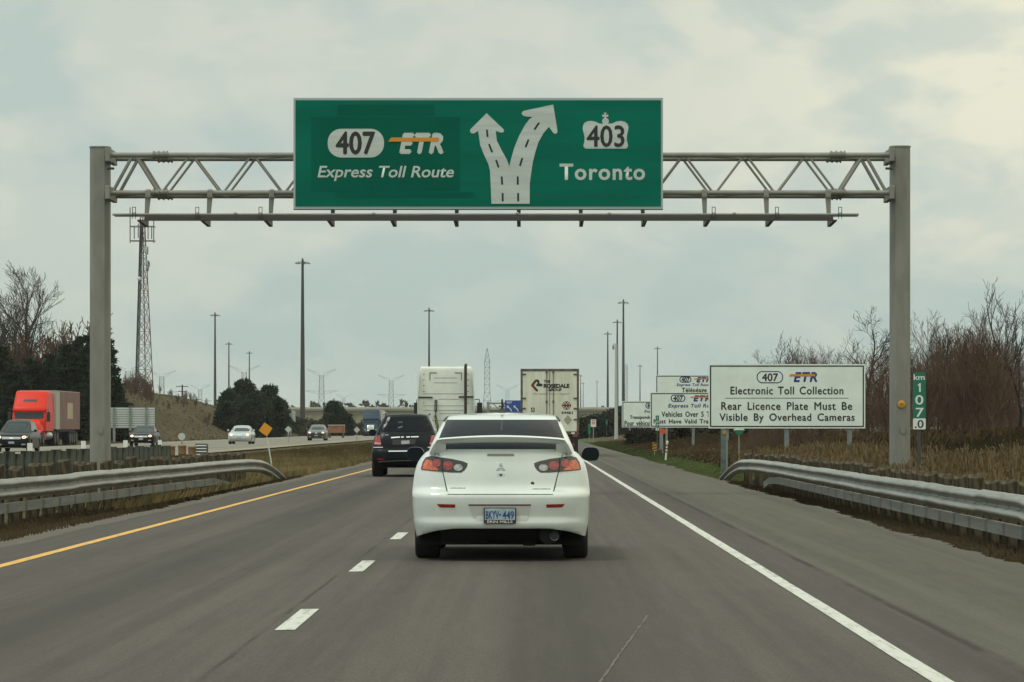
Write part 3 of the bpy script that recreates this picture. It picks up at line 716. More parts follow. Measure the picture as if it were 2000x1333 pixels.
# ================================================================== toll signs on the right bank
NAVY = mat('navy film', (0.012, 0.028, 0.17), .5); ORNG = mat('orange film', (0.56, .22, .012), .5)
LEG = mat('sign leg steel', (0.20, 0.23, 0.22), .5, .3, var=.15)
def toll_sign(label, d, px0, px1, pyt, pyb, legs, items, border=(3, 3.5), frame=True):
    cx = (px0 + px1) / 2; X0, Z0 = wx(cx, d), float(gz(wx(cx, d), d))
    t = thing('toll_sign', label, 'road sign', (X0, d, Z0))
    fx = lambda p: wx(p, d) - X0
    fz = lambda p: wz(p, d) - Z0
    s = d / F
    MB().box(fx(px0), fx(px1), 0, .07, fz(pyb), fz(pyt)).build('panel', WHITEFILM, t)
    o, w = border[0] * s, border[1] * s * .62
    a, b, c, e = fx(px0) + o, fx(px1) - o, fz(pyb) + o, fz(pyt) - o
    fr = MB(); fr.box(a, b, -.004, -.001, e - w, e).box(a, b, -.004, -.001, c, c + w).box(a, a + w, -.004, -.001, c + w, e - w).box(b - w, b, -.004, -.001, c + w, e - w)
    fr.build('border', BLACKPAINT, t)
    for lx in legs:
        x = wx(lx, d); g = float(gz(x, d))
        mb = MB(); w2 = .075
        mb.box(x - X0 - w2, x - X0 + w2, .075, .088, g - Z0 - .3, fz(pyt) - .1).box(x - X0 - w2, x - X0 + w2, .20, .213, g - Z0 - .3, fz(pyt) - .1).box(x - X0 - .008, x - X0 + .008, .088, .20, g - Z0 - .3, fz(pyt) - .1)
        mb.build('leg', LEG, t)
    for it in items:
        k = it[0]
        if k == 'text':
            _, body, x0, x1, yb, yt, m, bold, shear, word = it
            lettering(body, fx(x0), fx(x1), fz(yb), fz(yt), -.003, m, t, name='wordmark' if body == 'ETR' else 'lettering', bold=0 if body == 'ETR' else bold, shear=shear, word=word, char=1.12 if body == 'ETR' else 1.08, fat=(.75 * s * .55 if m is BLACKPAINT else .9 * s if body == 'ETR' else .2 * s))
        elif k == 'pill':
            _, x0, x1, yb, yt = it; h = fz(yt) - fz(yb)
            MB().prism(rrect(fx(x0), fx(x1), fz(yb), fz(yt), h * .46, 8), -.004, -.0005).build('route_shield', NAVY, t)
            q = 2.0 * s
            MB().prism(rrect(fx(x0) + q, fx(x1) - q, fz(yb) + q, fz(yt) - q, h * .46 - q, 8), -.006, -.0042).build('route_shield', WHITEFILM, t)
        elif k == 'num':
            _, body, x0, x1, yb, yt = it
            lettering(body, fx(x0), fx(x1), fz(yb), fz(yt), -.008, BLACKPAINT, t, bold=.0, name='route_number', fat=.5 * s)
        elif k == 'bar':
            _, x0, x1, yb, yt = it
            MB().prism([(fx(x0), fz(yb)), (fx(x1), fz(yb)), (fx(x1) + .01, fz(yt)), (fx(x0) + .04, fz(yt))], -.008, -.0045).build('orange_bar', ORNG, t)
        elif k == 'line':
            _, x0, x1, yb, yt = it
            MB().box(fx(x0), fx(x1), -.004, -.0005, fz(yb), fz(yt)).build('rule', BLACKPAINT, t)
    return t
T = lambda body, x0, x1, yb, yt, m=BLACKPAINT, bold=.0, shear=0, word=1.0: ('text', body, x0, x1, yb, yt, m, bold, shear, word)
toll_sign('white toll sign about rear licence plates, nearest of the group', 109.5, 1384, 1690, 711.6, 837.2, (1417, 1537, 1660), [
    ('pill', 1478, 1529.4, 749, 725.3), ('num', '407', 1488.6, 1519.3, 744.7, 729.9), T('ETR', 1551, 1595.5, 745.8, 728, NAVY, .05, .22), ('bar', 1541, 1592, 735.6, 731),
    T('Electronic Toll Collection', 1427, 1647, 770.7, 755.6, word=1.5), ('line', 1416, 1657, 778.6, 777.5),
    T('Rear Licence Plate Must Be', 1409, 1664, 800.9, 786, word=1.7), T('Visible By Overhead Cameras', 1405.4, 1669, 826.8, 808, word=1.7)], (2.6, 4))
toll_sign('white toll sign about vehicles over 5 tonnes, second of the group', 198, 1269.7, 1438, 766.8, 835.4, (1291, 1354, 1421), [
    ('pill', 1310, 1338.6, 785.4, 771.3), ('num', '407', 1315, 1333.5, 783, 774), T('ETR', 1355, 1387, 783.8, 773.4, NAVY, .05, .22), ('bar', 1348, 1385, 777.6, 775),
    T('Express Toll Route', 1305, 1403, 798.6, 789.4, NAVY, .01, .2), T('Vehicles Over 5 Tonnes', 1292.3, 1416, 814.5, 804.3, word=1.5), T('Must Have Valid Transponder', 1277, 1431, 830, 819.4, word=1.5)], (1.6, 3))
toll_sign('tall white French toll sign partly hidden, highest of the group', 247, 1280.6, 1429, 733, 790, (1302, 1355, 1410), [
    ('pill', 1327, 1350.4, 748, 735.8), ('num', '407', 1331, 1346.5, 746, 738), T('ETR', 1361, 1387.5, 746.8, 737.8, NAVY, .05, .22), ('bar', 1355, 1385, 741.5, 739.3),
    T('Express Toll Route', 1321.7, 1389, 756.2, 749.3, NAVY, .01, .2), T('Télépéage', 1332, 1380, 769.5, 758)], (1.4, 2.6))
toll_sign('white French toll sign, leftmost and farthest of the group', 281, 1214.6, 1335, 784, 835, (1230, 1275, 1320), [
    ('pill', 1260.5, 1282, 798.6, 787.2), ('num', '407', 1264, 1279, 796.6, 789), T('Express', 1258.5, 1287, 807.3, 801.2, NAVY, .01, .2),
    T('Transpondeur', 1230.4, 1279, 820.6, 812.2), T('Pour véhicules', 1220, 1279, 831.6, 822.6, word=1.5)], (1.3, 2.4))

# ------------------------------------------------------------------ small roadside signs
KGREEN = mat('kilometre green', (0.004, 0.135, 0.085), .5); KWH = mat('kilometre white', (0.62, .66, .6), .5)
def km_post(label, d, px0, px1, pyt, pym, pyb, digits, last, ground=None):
    X0 = wx((px0 + px1) / 2, d); g = float(gz(X0, d)); t = thing('kilometre_post', label, 'road sign', (X0, d, g))
    fx = lambda p: wx(p, d) - X0
    fz = lambda p: wz(p, d) - g
    h = (pym - pyt)
    MB().prism(rrect(fx(px0), fx(px1), fz(pym), fz(pyt), .02, 3), 0, .012).build('plate', KGREEN, t)
    MB().prism(rrect(fx(px0), fx(px1), fz(pyb), fz(pym) - .001, .02, 3), 0, .012).build('plate', KWH, t)
    MB().box(-.03, .03, .014, .07, -.4, fz(pyt) - .05).build('post', mat('dark sign post', (0.045, .05, .048), .7), t)
    for body, a, b, yb, yt, m in digits: lettering(body, fx(a), fx(b), fz(yb), fz(yt), -.002, m, t, bold=.012) if body != '1' else MB().prism([(fx(a) + (fx(b)-fx(a))*u, fz(yb) + (fz(yt)-fz(yb))*v_) for u, v_ in ((.42, 0), (.80, 0), (.80, 1), (.52, 1), (.12, .80), (.12, .66), (.42, .78))], -.003, -.0005).build('lettering', m, t)
    return t
dk = 64.5
km_post('tall green kilometre 107 sign on a dark post right of the gantry', dk, 1783.3, 1808, 728, 817.6, 839, [
    ('km', 1784.5, 1806, 742.5, 731.5, KWH), ('1', 1791.5, 1800, 766, 749, KWH), ('0', 1787.5, 1803.5, 791, 772, KWH), ('7', 1788.5, 1804.5, 815, 797, KWH), ('.0', 1786.5, 1804, 836.5, 820.5, BLACKPAINT)], None)
km_post('small green kilometre sign in front of the second toll sign', 170, 1280.6, 1287.2, 812, 836, 841.5, [
    ('1', 1282.6, 1284.8, 819.5, 814, KWH), ('0', 1281.8, 1286, 827, 821.5, KWH), ('7', 1281.8, 1286, 834.5, 829, KWH), ('.2', 1281.5, 1286.2, 840.8, 836.6, BLACKPAINT)], None)
def small_sign(name, label, cat, d, px, py, w, poly, m, post_m, group=None, back=None, postw=.04):
    X0 = wx(px, d); g = float(gz(X0, d)); z = wz(py, d) - g
    t = thing(name, label, cat, (X0, d, g), group=group)
    MB().prism([(a * w, z + b * w) for a, b in poly], 0, .015).build('plate', m, t)
    MB().box(-postw / 2, postw / 2, .018, .018 + postw, -.3, z + w * .3).build('post', post_m, t)
    return t, z
DIA = [(0, -.5), (.5, 0), (0, .5), (-.5, 0)]
PALE = mat('pale bare plate back', (0.42, .46, .43), .5, .2); POSTG = mat('galvanised post', (0.27, .28, .26), .5, .4)
t, z = small_sign('diamond_sign', 'white and green diamond sign on a thin post under the main toll sign', 'road sign', 118, 1443.5, 841, .40, [(0, -.52), (.5, .02), (-.5, .02)], KGREEN, POSTG)
MB().prism([(-.20, z + .009), (.20, z + .009), (0, z + .21)], 0, .015).build('plate', KWH, t)
t, z = small_sign('marker_sign', 'round orange marker beside the small green kilometre sign', 'road sign', 172, 1294.5, 843, .30, [(.5 * math.cos(a), .5 * math.sin(a)) for a in np.linspace(0, 6.283, 20, endpoint=False)], mat('orange red marker', (0.60, .085, .02), .5), POSTG)
t, z = small_sign('hazard_marker', 'low yellow and black striped hazard board on the green verge', 'road sign', 172, 1278.5, 873, .22, [(-.5, -.95), (.5, -.95), (.5, .95), (-.5, .95)], mat('hazard yellow', (0.42, .24, .03), .6), POSTG)
for k in range(3):
    zc = z - .14 + k * .14
    MB().prism([(-.11, zc - .05), (.11, zc + .02), (.11, zc + .07), (-.11, zc)], -.004, -.001).build('stripe', BLACKPAINT, t)
X0 = wx(1300, 150); g = float(gz(X0, 150))
t = thing('delineator_stake', 'leaning white stake with dark bands on the green verge', 'marker', (X0, 150, g)); t.rotation_euler = (0, R(5), 0)
MB().lathe([(.04, -.1), (.04, .74), (.055, .76), (.055, .86), (.02, .88)], (0, 0, 0), 'z', 10).build('stake', mat('stake white', (.62, .63, .58), .6), t)
for zc in (.36, .50, .64): MB().lathe([(.044, zc), (.044, zc + .06)], (0, 0, 0), 'z', 10).build('band', mat('stake band', (0.10, .07, .05)), t)
# green post with an orange tag at the end of the rail
X0 = wx(1413, 101); g = float(gz(X0, 101))
t = thing('timber_post', 'grey green post with an orange tag behind the end of the right rail', 'post', (X0, 101, g))
MB().box(-.075, .075, -.05, .05, -.3, wz(838, 101) - g).build('post', mat('green grey post', (0.085, .115, .105), .7, var=.3), t)
MB().box(-.03, .065, -.07, -.052, wz(848, 101) - g, wz(841, 101) - g).build('tag', mat('ochre tag', (0.4, .2, .02)), t)
# leaning orange diamond in the median
dd = 121; X0 = wx(532, dd); g = float(gz(X0, dd))
t = thing('warning_sign', 'orange diamond warning sign leaning on a white post in the median', 'road sign', (X0, dd, g)); t.rotation_euler = (0, R(-9.5), 0)
MB().box(-.022, .022, -.02, .02, -.3, 1.15).build('post', mat('pale post', (0.5, .52, .48), .6), t)
zc = wz(838, dd) - g
MB().prism([(a * .50 + .0, zc + b * .50) for a, b in DIA], -.045, -.03).build('plate', mat('orange sign film', (0.62, .27, .012), .45), t)
for px, py, d, lab in ((563, 839, 300, 'grey back of a small diamond sign behind the orange diamond'), (697, 840, 330, 'pale back of a small diamond sign on the far roadside'), (355, 853, 190, 'round grey back of a sign behind the sand barrels')):
    poly = DIA if px != 355 else [(.5 * math.cos(a), .5 * math.sin(a)) for a in np.linspace(0, 6.283, 18, endpoint=False)]
    small_sign('roadside_sign', lab, 'road sign', d, px, py, .62 if px != 355 else .40, poly, PALE, POSTG, postw=.07 if px != 355 else .10)
# parking sign and small markers by the far right trees
d = 330; t, z = small_sign('regulatory_sign', 'small white sign with red lettering beside the dark far trees', 'road sign', d, 1159, 827, .9, [(-.28, -.4), (.28, -.4), (.28, .4), (-.28, .4)], KWH, POSTG, postw=.08)
for k, w in ((.2, .2), (.05, .2), (-.1, .2)): MB().box(-.17, .17, -.006, -.002, z + k, z + k + .08).build('red_mark', mat('red film', (0.45, .06, .05)), t)
for px, py, d, lab in ((1151, 839, 350, 'thin green marker left of the pale concrete pole'), (1185, 830, 420, 'upright green marker nearest the pale concrete pole')):
    small_sign('marker_sign', lab, 'marker', d, px, py, .55, [(-.22, -1), (.22, -1), (.22, 1), (-.22, 1)], KGREEN, POSTG)
# backs of big signs on the far roadside
def big_back(label, d, px0, px1, pyt, pyb, nl):
    cx = (px0 + px1) / 2; X0 = wx(cx, d); g = float(gz(X0, d)); t = thing('roadside_sign', label, 'road sign', (X0, d, g))
    fx = lambda p: wx(p, d) - X0
    fz = lambda p: wz(p, d) - g
    n = 9; h = (fz(pyt) - fz(pyb)) / n
    pr = []
    for k in range(n): pr += [(.0, fz(pyb) + k * h), (-.05, fz(pyb) + (k + .18) * h), (-.05, fz(pyb) + (k + .82) * h)]
    pr += [(0, fz(pyt)), (.06, fz(pyt)), (.06, fz(pyb))]
    MB().prismx(pr, fx(px0), fx(px1)).build('ribbed_panel', mat('ribbed aluminium', (0.46, .50, .48), .45, .15), t)
    gp = MB()
    for k in range(n + 1): gp.box(fx(px0), fx(px1), -.03, -.004, fz(pyb) + k * h - .028, fz(pyb) + k * h + .028)
    gp.build('rib_gap', mat('rib gap', (0.10, .115, .11)), t)
    for k in range(nl):
        x = fx(px0 + (px1 - px0) * (k + .5) / nl)
        MB().box(x - .10, x + .10, -.22, -.055, -.4, fz(pyt) - .02).build('leg', LEG, t)
big_back('ribbed white back of a big sign above the dark sedan', 300, 176, 302, 796.5, 836.5, 4)
big_back('ribbed pale back of a big sign right of the round evergreens', 500, 524, 577, 803, 824.5, 3)
# ================================================================== vehicles
def pchip(xs, ys, q):
    xs, ys, q = map(lambda a: np.asarray(a, float), (xs, ys, q))
    h = np.diff(xs); dl = np.diff(ys) / h; m = np.zeros_like(ys)
    m[0], m[-1] = dl[0], dl[-1]
    for i in range(1, len(xs) - 1):
        m[i] = 0 if dl[i-1] * dl[i] <= 0 else 2 * dl[i-1] * dl[i] / (dl[i-1] + dl[i])
    i = np.clip(np.searchsorted(xs, q) - 1, 0, len(h) - 1); t = np.clip((q - xs[i]) / h[i], 0, 1)
    return ((2*t**3 - 3*t**2 + 1) * ys[i] + (t**3 - 2*t**2 + t) * h[i] * m[i] + (-2*t**3 + 3*t**2) * ys[i+1] + (t**3 - t**2) * h[i] * m[i+1])

class Shell:
    """A body made of horizontal outlines: at each height a half width, a rear and a front. x right, y forward, z up."""
    def __init__(s, rows, rear=(.05, .16, .72), front=(.06, .22, .6), p=2.2, taper=0.0):
        a = np.array(rows, float); s.z, s.W, s.yr, s.yf = a.T; s.rear, s.front, s.p, s.taper = rear, front, p, taper
    def at(s, z): return [float(pchip(s.z, c, [z])[0]) for c in (s.W, s.yr, s.yf)]
    def bowc(s, u, e):
        bow, c, t0 = e; u = min(1, abs(u)); k = max(0, (u - t0) / (1 - t0))
        return bow * u * u + c * (1 - max(0, 1 - k ** s.p) ** (1 / s.p))
    def rear_y(s, x, z):
        W, yr, yf = s.at(z); return yr + s.bowc(x / W, s.rear)
    def front_y(s, x, z):
        W, yr, yf = s.at(z); return yf - s.bowc(x / W, s.front)
    def side_x(s, y, z): return s.at(z)[0]
    def mesh(s, zs, arches=(), zb=None, ns=44, cap=.02, open_top=False, capn=True):
        us = list(np.linspace(0, s.rear[2], 7)) + [s.rear[2] + (1 - s.rear[2]) * math.sin(t) for t in np.linspace(0, math.pi / 2, 9)[1:]]
        uf = list(np.linspace(0, s.front[2], 7)) + [s.front[2] + (1 - s.front[2]) * math.sin(t) for t in np.linspace(0, math.pi / 2, 9)[1:]]
        mb = MB(); n = None
        for z in zs:
            W, yr, yf = s.at(z); half = []
            for u in us: half.append((u * W, yr + s.bowc(u, s.rear), 0))
            y0, y1 = yr + sum(s.rear[:2]), yf - sum(s.front[:2])
            for q in np.linspace(0, 1, ns + 2)[1:-1]: half.append((W, y0 + (y1 - y0) * q, 1))
            for u in reversed(uf): half.append((u * W, yf - s.bowc(u, s.front), 2))
            ring = [(x, y, k) for x, y, k in half] + [(-x, y, k) for x, y, k in half[-2:0:-1]]
            n = len(ring)
            for x, y, k in ring:
                zz = z
                if k == 0 and zb: zz = max(zz, zb(abs(x) / W))
                for yc, zc, r in arches:
                    if abs(y - yc) < r and abs(x) > W * .8: zz = max(zz, zc + math.sqrt(r * r - (y - yc) ** 2))
                mb.v.append((x, y, zz))
        for i in range(len(zs) - 1):
            for j in range(n): mb.f.append((i*n + j, i*n + (j+1) % n, (i+1)*n + (j+1) % n, (i+1)*n + j))
        if not open_top:
            base = (len(zs) - 1) * n; h = n // 2; c0 = len(mb.v)
            for j in range(h + 1):
                a = mb.v[base + j]; mb.v.append((0, a[1], a[2] + cap * math.sin(math.pi * j / h) ** .5 if 0 < j < h else a[2]))
            for j in range(h):
                r0, r1 = base + j, base + j + 1; l0, l1 = base + (n - j) % n, base + (n - j - 1) % n
                mb.f.append((r0, r1, c0 + j + 1, c0 + j)); mb.f.append((l1, l0, c0 + j, c0 + j + 1))
        return mb
    def patch(s, poly, where, off, step=.05, sign=1):
        """panel lying on the shell; poly in (x, z) for rear and front, (y, z) for a side; off = how far it stands out"""
        bm = bmesh.new(); vs = [bm.verts.new((a, b, 0)) for a, b in poly]; bm.faces.new(vs)
        xs = [p[0] for p in poly]; zs = [p[1] for p in poly]
        for ax, lo, hi_ in ((0, min(xs), max(xs)), (1, min(zs), max(zs))):
            k = max(1, int((hi_ - lo) / step))
            for q in range(1, k):
                c = lo + (hi_ - lo) * q / k; no = (1, 0, 0) if ax == 0 else (0, 1, 0); co = (c, 0, 0) if ax == 0 else (0, c, 0)
                bmesh.ops.bisect_plane(bm, geom=bm.verts[:] + bm.edges[:] + bm.faces[:], plane_co=co, plane_no=no, dist=1e-6)
        bmesh.ops.triangulate(bm, faces=[f for f in bm.faces if len(f.verts) > 4])
        bm.verts.ensure_lookup_table(); mb = MB(); ix = {v: i for i, v in enumerate(bm.verts)}
        for v in bm.verts:
            a, z = v.co.x, v.co.y
            if where == 'rear': mb.v.append((a, s.rear_y(a, z) - off, z))
            elif where == 'front': mb.v.append((a, s.front_y(a, z) + off, z))
            else: mb.v.append((sign * (s.side_x(a, z) + off), a, z))
        mb.f = [tuple(ix[v] for v in f.verts) for f in bm.faces]
        bm.free(); return mb
def mir(poly): return [(-x, z) for x, z in poly][::-1]

def wheel(t, x, y, r, w, rimr=.66, side=1, rimm=None):
    o = MB().lathe([(r*rimr, -w*.42), (r*.93, -w*.5), (r*.985, -w*.42), (r, -w*.30), (r, w*.30), (r*.985, w*.42), (r*.93, w*.5), (r*rimr, w*.42)], (0, 0, 0), 'x', 36).build('tyre', RUBBER, t, smooth=True)
    o.location = (x, y, r)
    s = side; mb = MB().lathe([(r*rimr*1.02, s*w*.40), (r*rimr*.97, s*w*.44), (r*rimr*.9, s*w*.30), (r*.2, s*w*.26), (r*.16, s*w*.40), (.01, s*w*.42)], (0, 0, 0), 'x', 24)
    mb.build('rim', rimm or ALLOY, o, smooth=True)
    return o
def mirror_(t, x, y, z, w, h, paintm, facing=-1, sgn=1, d=.14):
    """door mirror; the glass faces the rear"""
    prof = smooth_poly([(-w*.5, -h*.42), (w*.36, -h*.5), (w*.5, -h*.1), (w*.46, h*.36), (w*.2, h*.5), (-w*.4, h*.46)], 2)
    if sgn < 0: prof = mir(prof)
    mb = MB(); n = len(prof)
    for yy, k in ((0, .98), (.02, 1), (d*.6, .92), (d, .55)):
        for a, b in prof: mb.v.append((a*k, yy, b*k))
    for i in range(3):
        for j in range(n): mb.f.append((i*n+j, i*n+(j+1) % n, (i+1)*n+(j+1) % n, (i+1)*n+j))
    mb.f.append(tuple(range(n))); mb.f.append(tuple(3*n + j for j in range(n)))
    o = mb.build('door_mirror', paintm, t, smooth=True); o.location = (x, y, z)
    MB().add([(a*.985, -.003, b*.985) for a, b in prof], [tuple(range(n))]).build('mirror_glass', GLASS, o)
    MB().bar((-sgn*w*.42, d*.5, -h*.3), (-sgn*(w*.5 + .10), d*.6, -h*.42), .05, .05).build('arm', BLACK, o)
    return o

# ------------------------------------------------------------------ the white sedan ahead
WPAINT = mat('pearl white paint', (0.60, 0.65, 0.62), .2, spec=.5, coat=1.0, var=.04, vscale=2)
def white_sedan():
    d = 33.6; s = S(d); X0 = wx(978, d)
    t = thing('white_sedan', 'white four door sedan with rear spoiler, nearest car ahead', 'car', (X0, d, 0))
    fx = lambda p: (p - 978) / s
    fz = lambda p: CH - (p - VY) / s
    body = Shell([(.215, .835, .070, 4.35), (.29, .850, .048, 4.48), (.355, .862, .022, 4.52), (.385, .866, .018, 4.54), (.42, .870, .030, 4.55), (.50, .876, .020, 4.56), (.58, .880, .008, 4.55), (.635, .883, .006, 4.53), (.665, .883, .018, 4.50), (.70, .882, .062, 4.47), (.73, .880, .088, 4.44),
                  (.80, .872, .100, 4.36), (.88, .858, .112, 4.20), (.95, .838, .128, 3.85), (1.00, .812, .142, 3.55), (1.04, .782, .150, 3.32), (1.075, .745, .165, 3.2), (1.098, .70, .21, 3.15)], rear=(.075, .26, .66), front=(.10, .45, .45))
    zs = list(np.linspace(.215, .60, 14)) + list(np.linspace(.62, .76, 9)) + list(np.linspace(.80, 1.098, 13))
    zb = lambda u: .322 - .085 * max(0, (u - .45) / .55) ** 2.2
    AR = ((1.02, .32, .35), (3.68, .32, .35))
    body.mesh(zs, AR, zb, cap=.004).build('body', WPAINT, t, smooth=True, angle=50)
    cab = Shell([(1.06, .74, .62, 3.40), (1.12, .718, .66, 3.22), (1.20, .686, .80, 2.98), (1.28, .650, .95, 2.76), (1.35, .616, 1.10, 2.58), (1.40, .590, 1.22, 2.45), (1.425, .568, 1.32, 2.36), (1.443, .535, 1.42, 2.25), (1.455, .46, 1.55, 2.12)], rear=(.09, .16, .74), front=(.18, .22, .6))
    cab.mesh(list(np.linspace(1.06, 1.40, 46)) + [1.413, 1.425, 1.434, 1.443, 1.450, 1.455], cap=.022, ns=24).build('roof', WPAINT, t, smooth=True, angle=50)
    cab.patch([(-.560, 1.398), (.560, 1.398), (.600, 1.30), (.640, 1.19), (.662, 1.092), (-.662, 1.092), (-.640, 1.19), (-.600, 1.30)], 'rear', .009, .03).build('rear_window', GLASS, t, smooth=True)
    for q in (1, -1):                                   # dark drip strip at the roof edge, side glass
        MB().tube([(q * a, b, c) for a, b, c in ((.590, 1.28, 1.385), (.575, 1.40, 1.412), (.560, 1.5, 1.426), (.55, 1.8, 1.434), (.55, 2.2, 1.434), (.59, 2.45, 1.40))], .009, 6).build('roof_strip', BLACK, t)
        for poly in ([(1.42, 1.09), (1.50, 1.28), (1.70, 1.375), (1.98, 1.385), (1.98, 1.09)], [(2.04, 1.09), (2.04, 1.385), (2.40, 1.37), (2.86, 1.20), (3.05, 1.09)]):
            cab.patch(poly, 'side', .004, .12, q).build('side_window', GLASS, t, smooth=True)
    cab.patch([(-.66, 1.10), (.66, 1.10), (.60, 1.25), (.53, 1.39), (-.53, 1.39), (-.60, 1.25)], 'front', .004, .08).build('windshield', GLASS, t, smooth=True)
    # boot lid with its seam
    GAP = mat('panel gap', (0.022, .023, .022), .8)
    lid = [(fx(875), fz(965.3)), (fx(1079), fz(965.3)), (fx(1090), fz(922)), (fx(1099), fz(884)), (fx(1088), fz(878.2)), (fx(866), fz(878.2)), (fx(856), fz(884)), (fx(865), fz(922))]
    cx_, cz_ = 0, .86
    gap = [(x + .0095 * (1 if x > 0 else -1), z - .0085 * (1 if z < .75 else 0)) for x, z in lid]
    body.patch(gap, 'rear', .0012, .05).build('lid_seam', GAP, t, smooth=True)
    lo = body.patch(lid, 'rear', .0035, .045).build('boot_lid', WPAINT, t, smooth=True)
    # bumper ledge seam
    # tail lamps: outer piece on the wing, inner piece on the lid
    DKL = mat('smoked lamp housing', (0.022, .020, .020), .2, coat=.3)
    base = 0.0065
    for q in (1, -1):
        m_ = (lambda p: p) if q < 0 else mir
        P = lambda pts: m_([(fx(780 + a / 3.25), fz(700 + b / 3.25)) for a, b in pts])
        lamp = body.patch(P([(131, 702), (142, 660), (160, 632), (196, 621), (254, 630), (330, 640), (400, 655), (432, 668), (428, 690), (412, 712), (390, 727), (330, 727), (270, 722), (200, 716), (134, 711)][::-1]), 'rear', base, .04).build('tail_lamp', DKL, t, smooth=True)
        body.patch(P([(139, 706), (150, 668), (165, 645), (200, 650), (208, 684), (243, 704), (243, 714), (200, 711)][::-1]), 'rear', base + .003, .03).build('turn_lens', AMBER, lamp, smooth=True)
        for cx, cz, rx, rz, mm, nm in ((232, 667, 29, 27, REDLENS, 'brake_lens'), (306, 683, 32, 29, REDLENS, 'brake_lens'), (372, 695, 29, 22, CLEAR, 'reverse_lens')):
            pts = [(cx + rx * math.cos(a), cz + rz * math.sin(a)) for a in np.linspace(0, 2 * math.pi, 18, endpoint=False)]
            body.patch(P(pts), 'rear', base + .0045, .03).build(nm, mm, lamp, smooth=True)
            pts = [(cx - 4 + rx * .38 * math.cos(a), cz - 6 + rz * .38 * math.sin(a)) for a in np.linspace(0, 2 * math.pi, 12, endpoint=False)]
            body.patch(P(pts), 'rear', base + .0055, .03).build('painted_highlight', mat('painted lens glint ' + nm, (0.36, .03, .02) if nm[0] == 'b' else (.40, .43, .41),   .15, coat=.5), lamp)  # lighter off-centre spot, a highlight painted onto the lens
        body.patch(P([(262, 634), (268, 634), (276, 724), (269, 724)][::-1]), 'rear', base + .006, .04).build('lamp_seam', GAP, lamp)
        # bumper reflector
        body.patch(P([(236, 926), (355, 929), (352, 949), (262, 948), (248, 942)][::-1]), 'rear', .004, .04).build('reflector', REDLENS, t)
        # wheel and mud guard
        wheel(t, q * .745, 1.02, .318, .245, side=q); wheel(t, q * .745, 3.68, .318, .225, side=q)
        mirror_(t, q * .925, 2.72, 1.035, .20, .155, WPAINT, sgn=q)
    body.patch([(fx(951), fz(891.2)), (fx(1004), fz(891.2)), (fx(1003.5), fz(886.8)), (fx(951.5), fz(886.8))], 'rear', .007, .05).build('high_brake_lamp', mat('dull lens', (0.22, .20, .18), .3), t)
    # three-diamond emblem
    em = MB()
    ez, er = fz(914), .056
    for k in range(3):
        a = math.pi / 2 + k * 2 * math.pi / 3
        u = (math.cos(a), math.sin(a)); n_ = (-u[1], u[0])
        pts = [(0, 0), (u[0]*er*.5 + n_[0]*er*.29, u[1]*er*.5 + n_[1]*er*.29), (u[0]*er, u[1]*er), (u[0]*er*.5 - n_[0]*er*.29, u[1]*er*.5 - n_[1]*er*.29)]
        yv = body.rear_y(0, ez) - .012
        em.prism([(a_, ez - .004 + b_) for a_, b_ in pts], yv, yv + .01)
    em.build('emblem', CHROME, t)
    hd = MB(); yv = body.rear_y(0, fz(927)) - .008
    hd.prism(rrect(-.036, .036, fz(931.5), fz(924.5), .012), yv, yv + .012); ho = hd.build('boot_handle', WPAINT, t)
    MB().prism(rrect(-.013, .013, fz(930), fz(926.5), .006), yv - .002, yv - .0005).build('key_hole', BLACK, ho)
    # badges
    for x0, x1, zc, mm, h in ((fx(879), fx(909), fz(954.5), mat('dark badge', (0.09, .085, .08), .4), .013), (fx(1040), fx(1076), fz(956), mat('pale badge', (0.40, .42, .40), .3, .5), .016)):
        bd = MB(); n = 10
        for k in range(n):
            a = x0 + (x1 - x0) * k / n; yv = body.rear_y(a, zc) - .008
            bd.box(a, a + (x1 - x0) / n * .7, yv, yv + .006, zc - h * (.5 if k % 3 else .62), zc + h * (.5 if k % 4 else .3))
        bd.build('badge', mm, t)
    yv = body.rear_y(fx(1040), fz(945)) - .0065
    MB().lathe([(.017, yv), (.019, yv + .004)], (fx(1040), 0, fz(945)), 'y', 14).build('sticker', mat('dark sticker', (0.06, .065, .06)), t)
    # plate recess and plate
    REC = mat('recess white', (0.50, .525, .485), .3, coat=.5)
    body.patch([(fx(927), fz(1018)), (fx(1029), fz(1018)), (fx(1037), fz(987.5)), (fx(915.5), fz(987.5))], 'rear', .0035, .05).build('plate_recess', REC, t)
    body.patch([(fx(915), fz(988.2)), (fx(1037), fz(988.2)), (fx(1037), fz(985.6)), (fx(915), fz(985.6))], 'rear', .007, .05).build('recess_lip', mat('dark red strip', (0.075, .03, .026), .4), t)
    yp = body.rear_y(0, .5) - .028
    x0, x1, z0, z1 = fx(944.8), fx(1008), fz(1023.2), fz(991.8)
    pl = MB().prism(rrect(x0, x1, z0, z1, .012), yp, yp + .022).build('licence_plate', mat('plate frame', (0.035, .014, .016), .4), t)
    MB().box(x0 + .012, x1 - .012, yp - .003, yp - .0005, z0 + .036, z1 - .008).build('plate_face', mat('plate face', (0.30, .385, .42), .45, var=.15, vscale=14), pl)
    BLUE = mat('plate blue', (0.006, .045, .21), .5)
    lettering('BKYV', x0 + .020, x0 + .150, z0 + .045, z1 - .034, yp - .0045, BLUE, pl, bold=.022, name='plate_number')
    lettering('449', x0 + .185, x1 - .020, z0 + .045, z1 - .034, yp - .0045, BLUE, pl, bold=.022, name='plate_number')
    MB().prism([(.5 * (x0 + x1) + .010 * math.cos(a), .5 * (z0 + z1) + .008 + .010 * math.sin(a)) for a in np.linspace(0, 6.28, 8, endpoint=False)], yp - .005, yp - .0035).build('plate_crown', BLUE, pl)
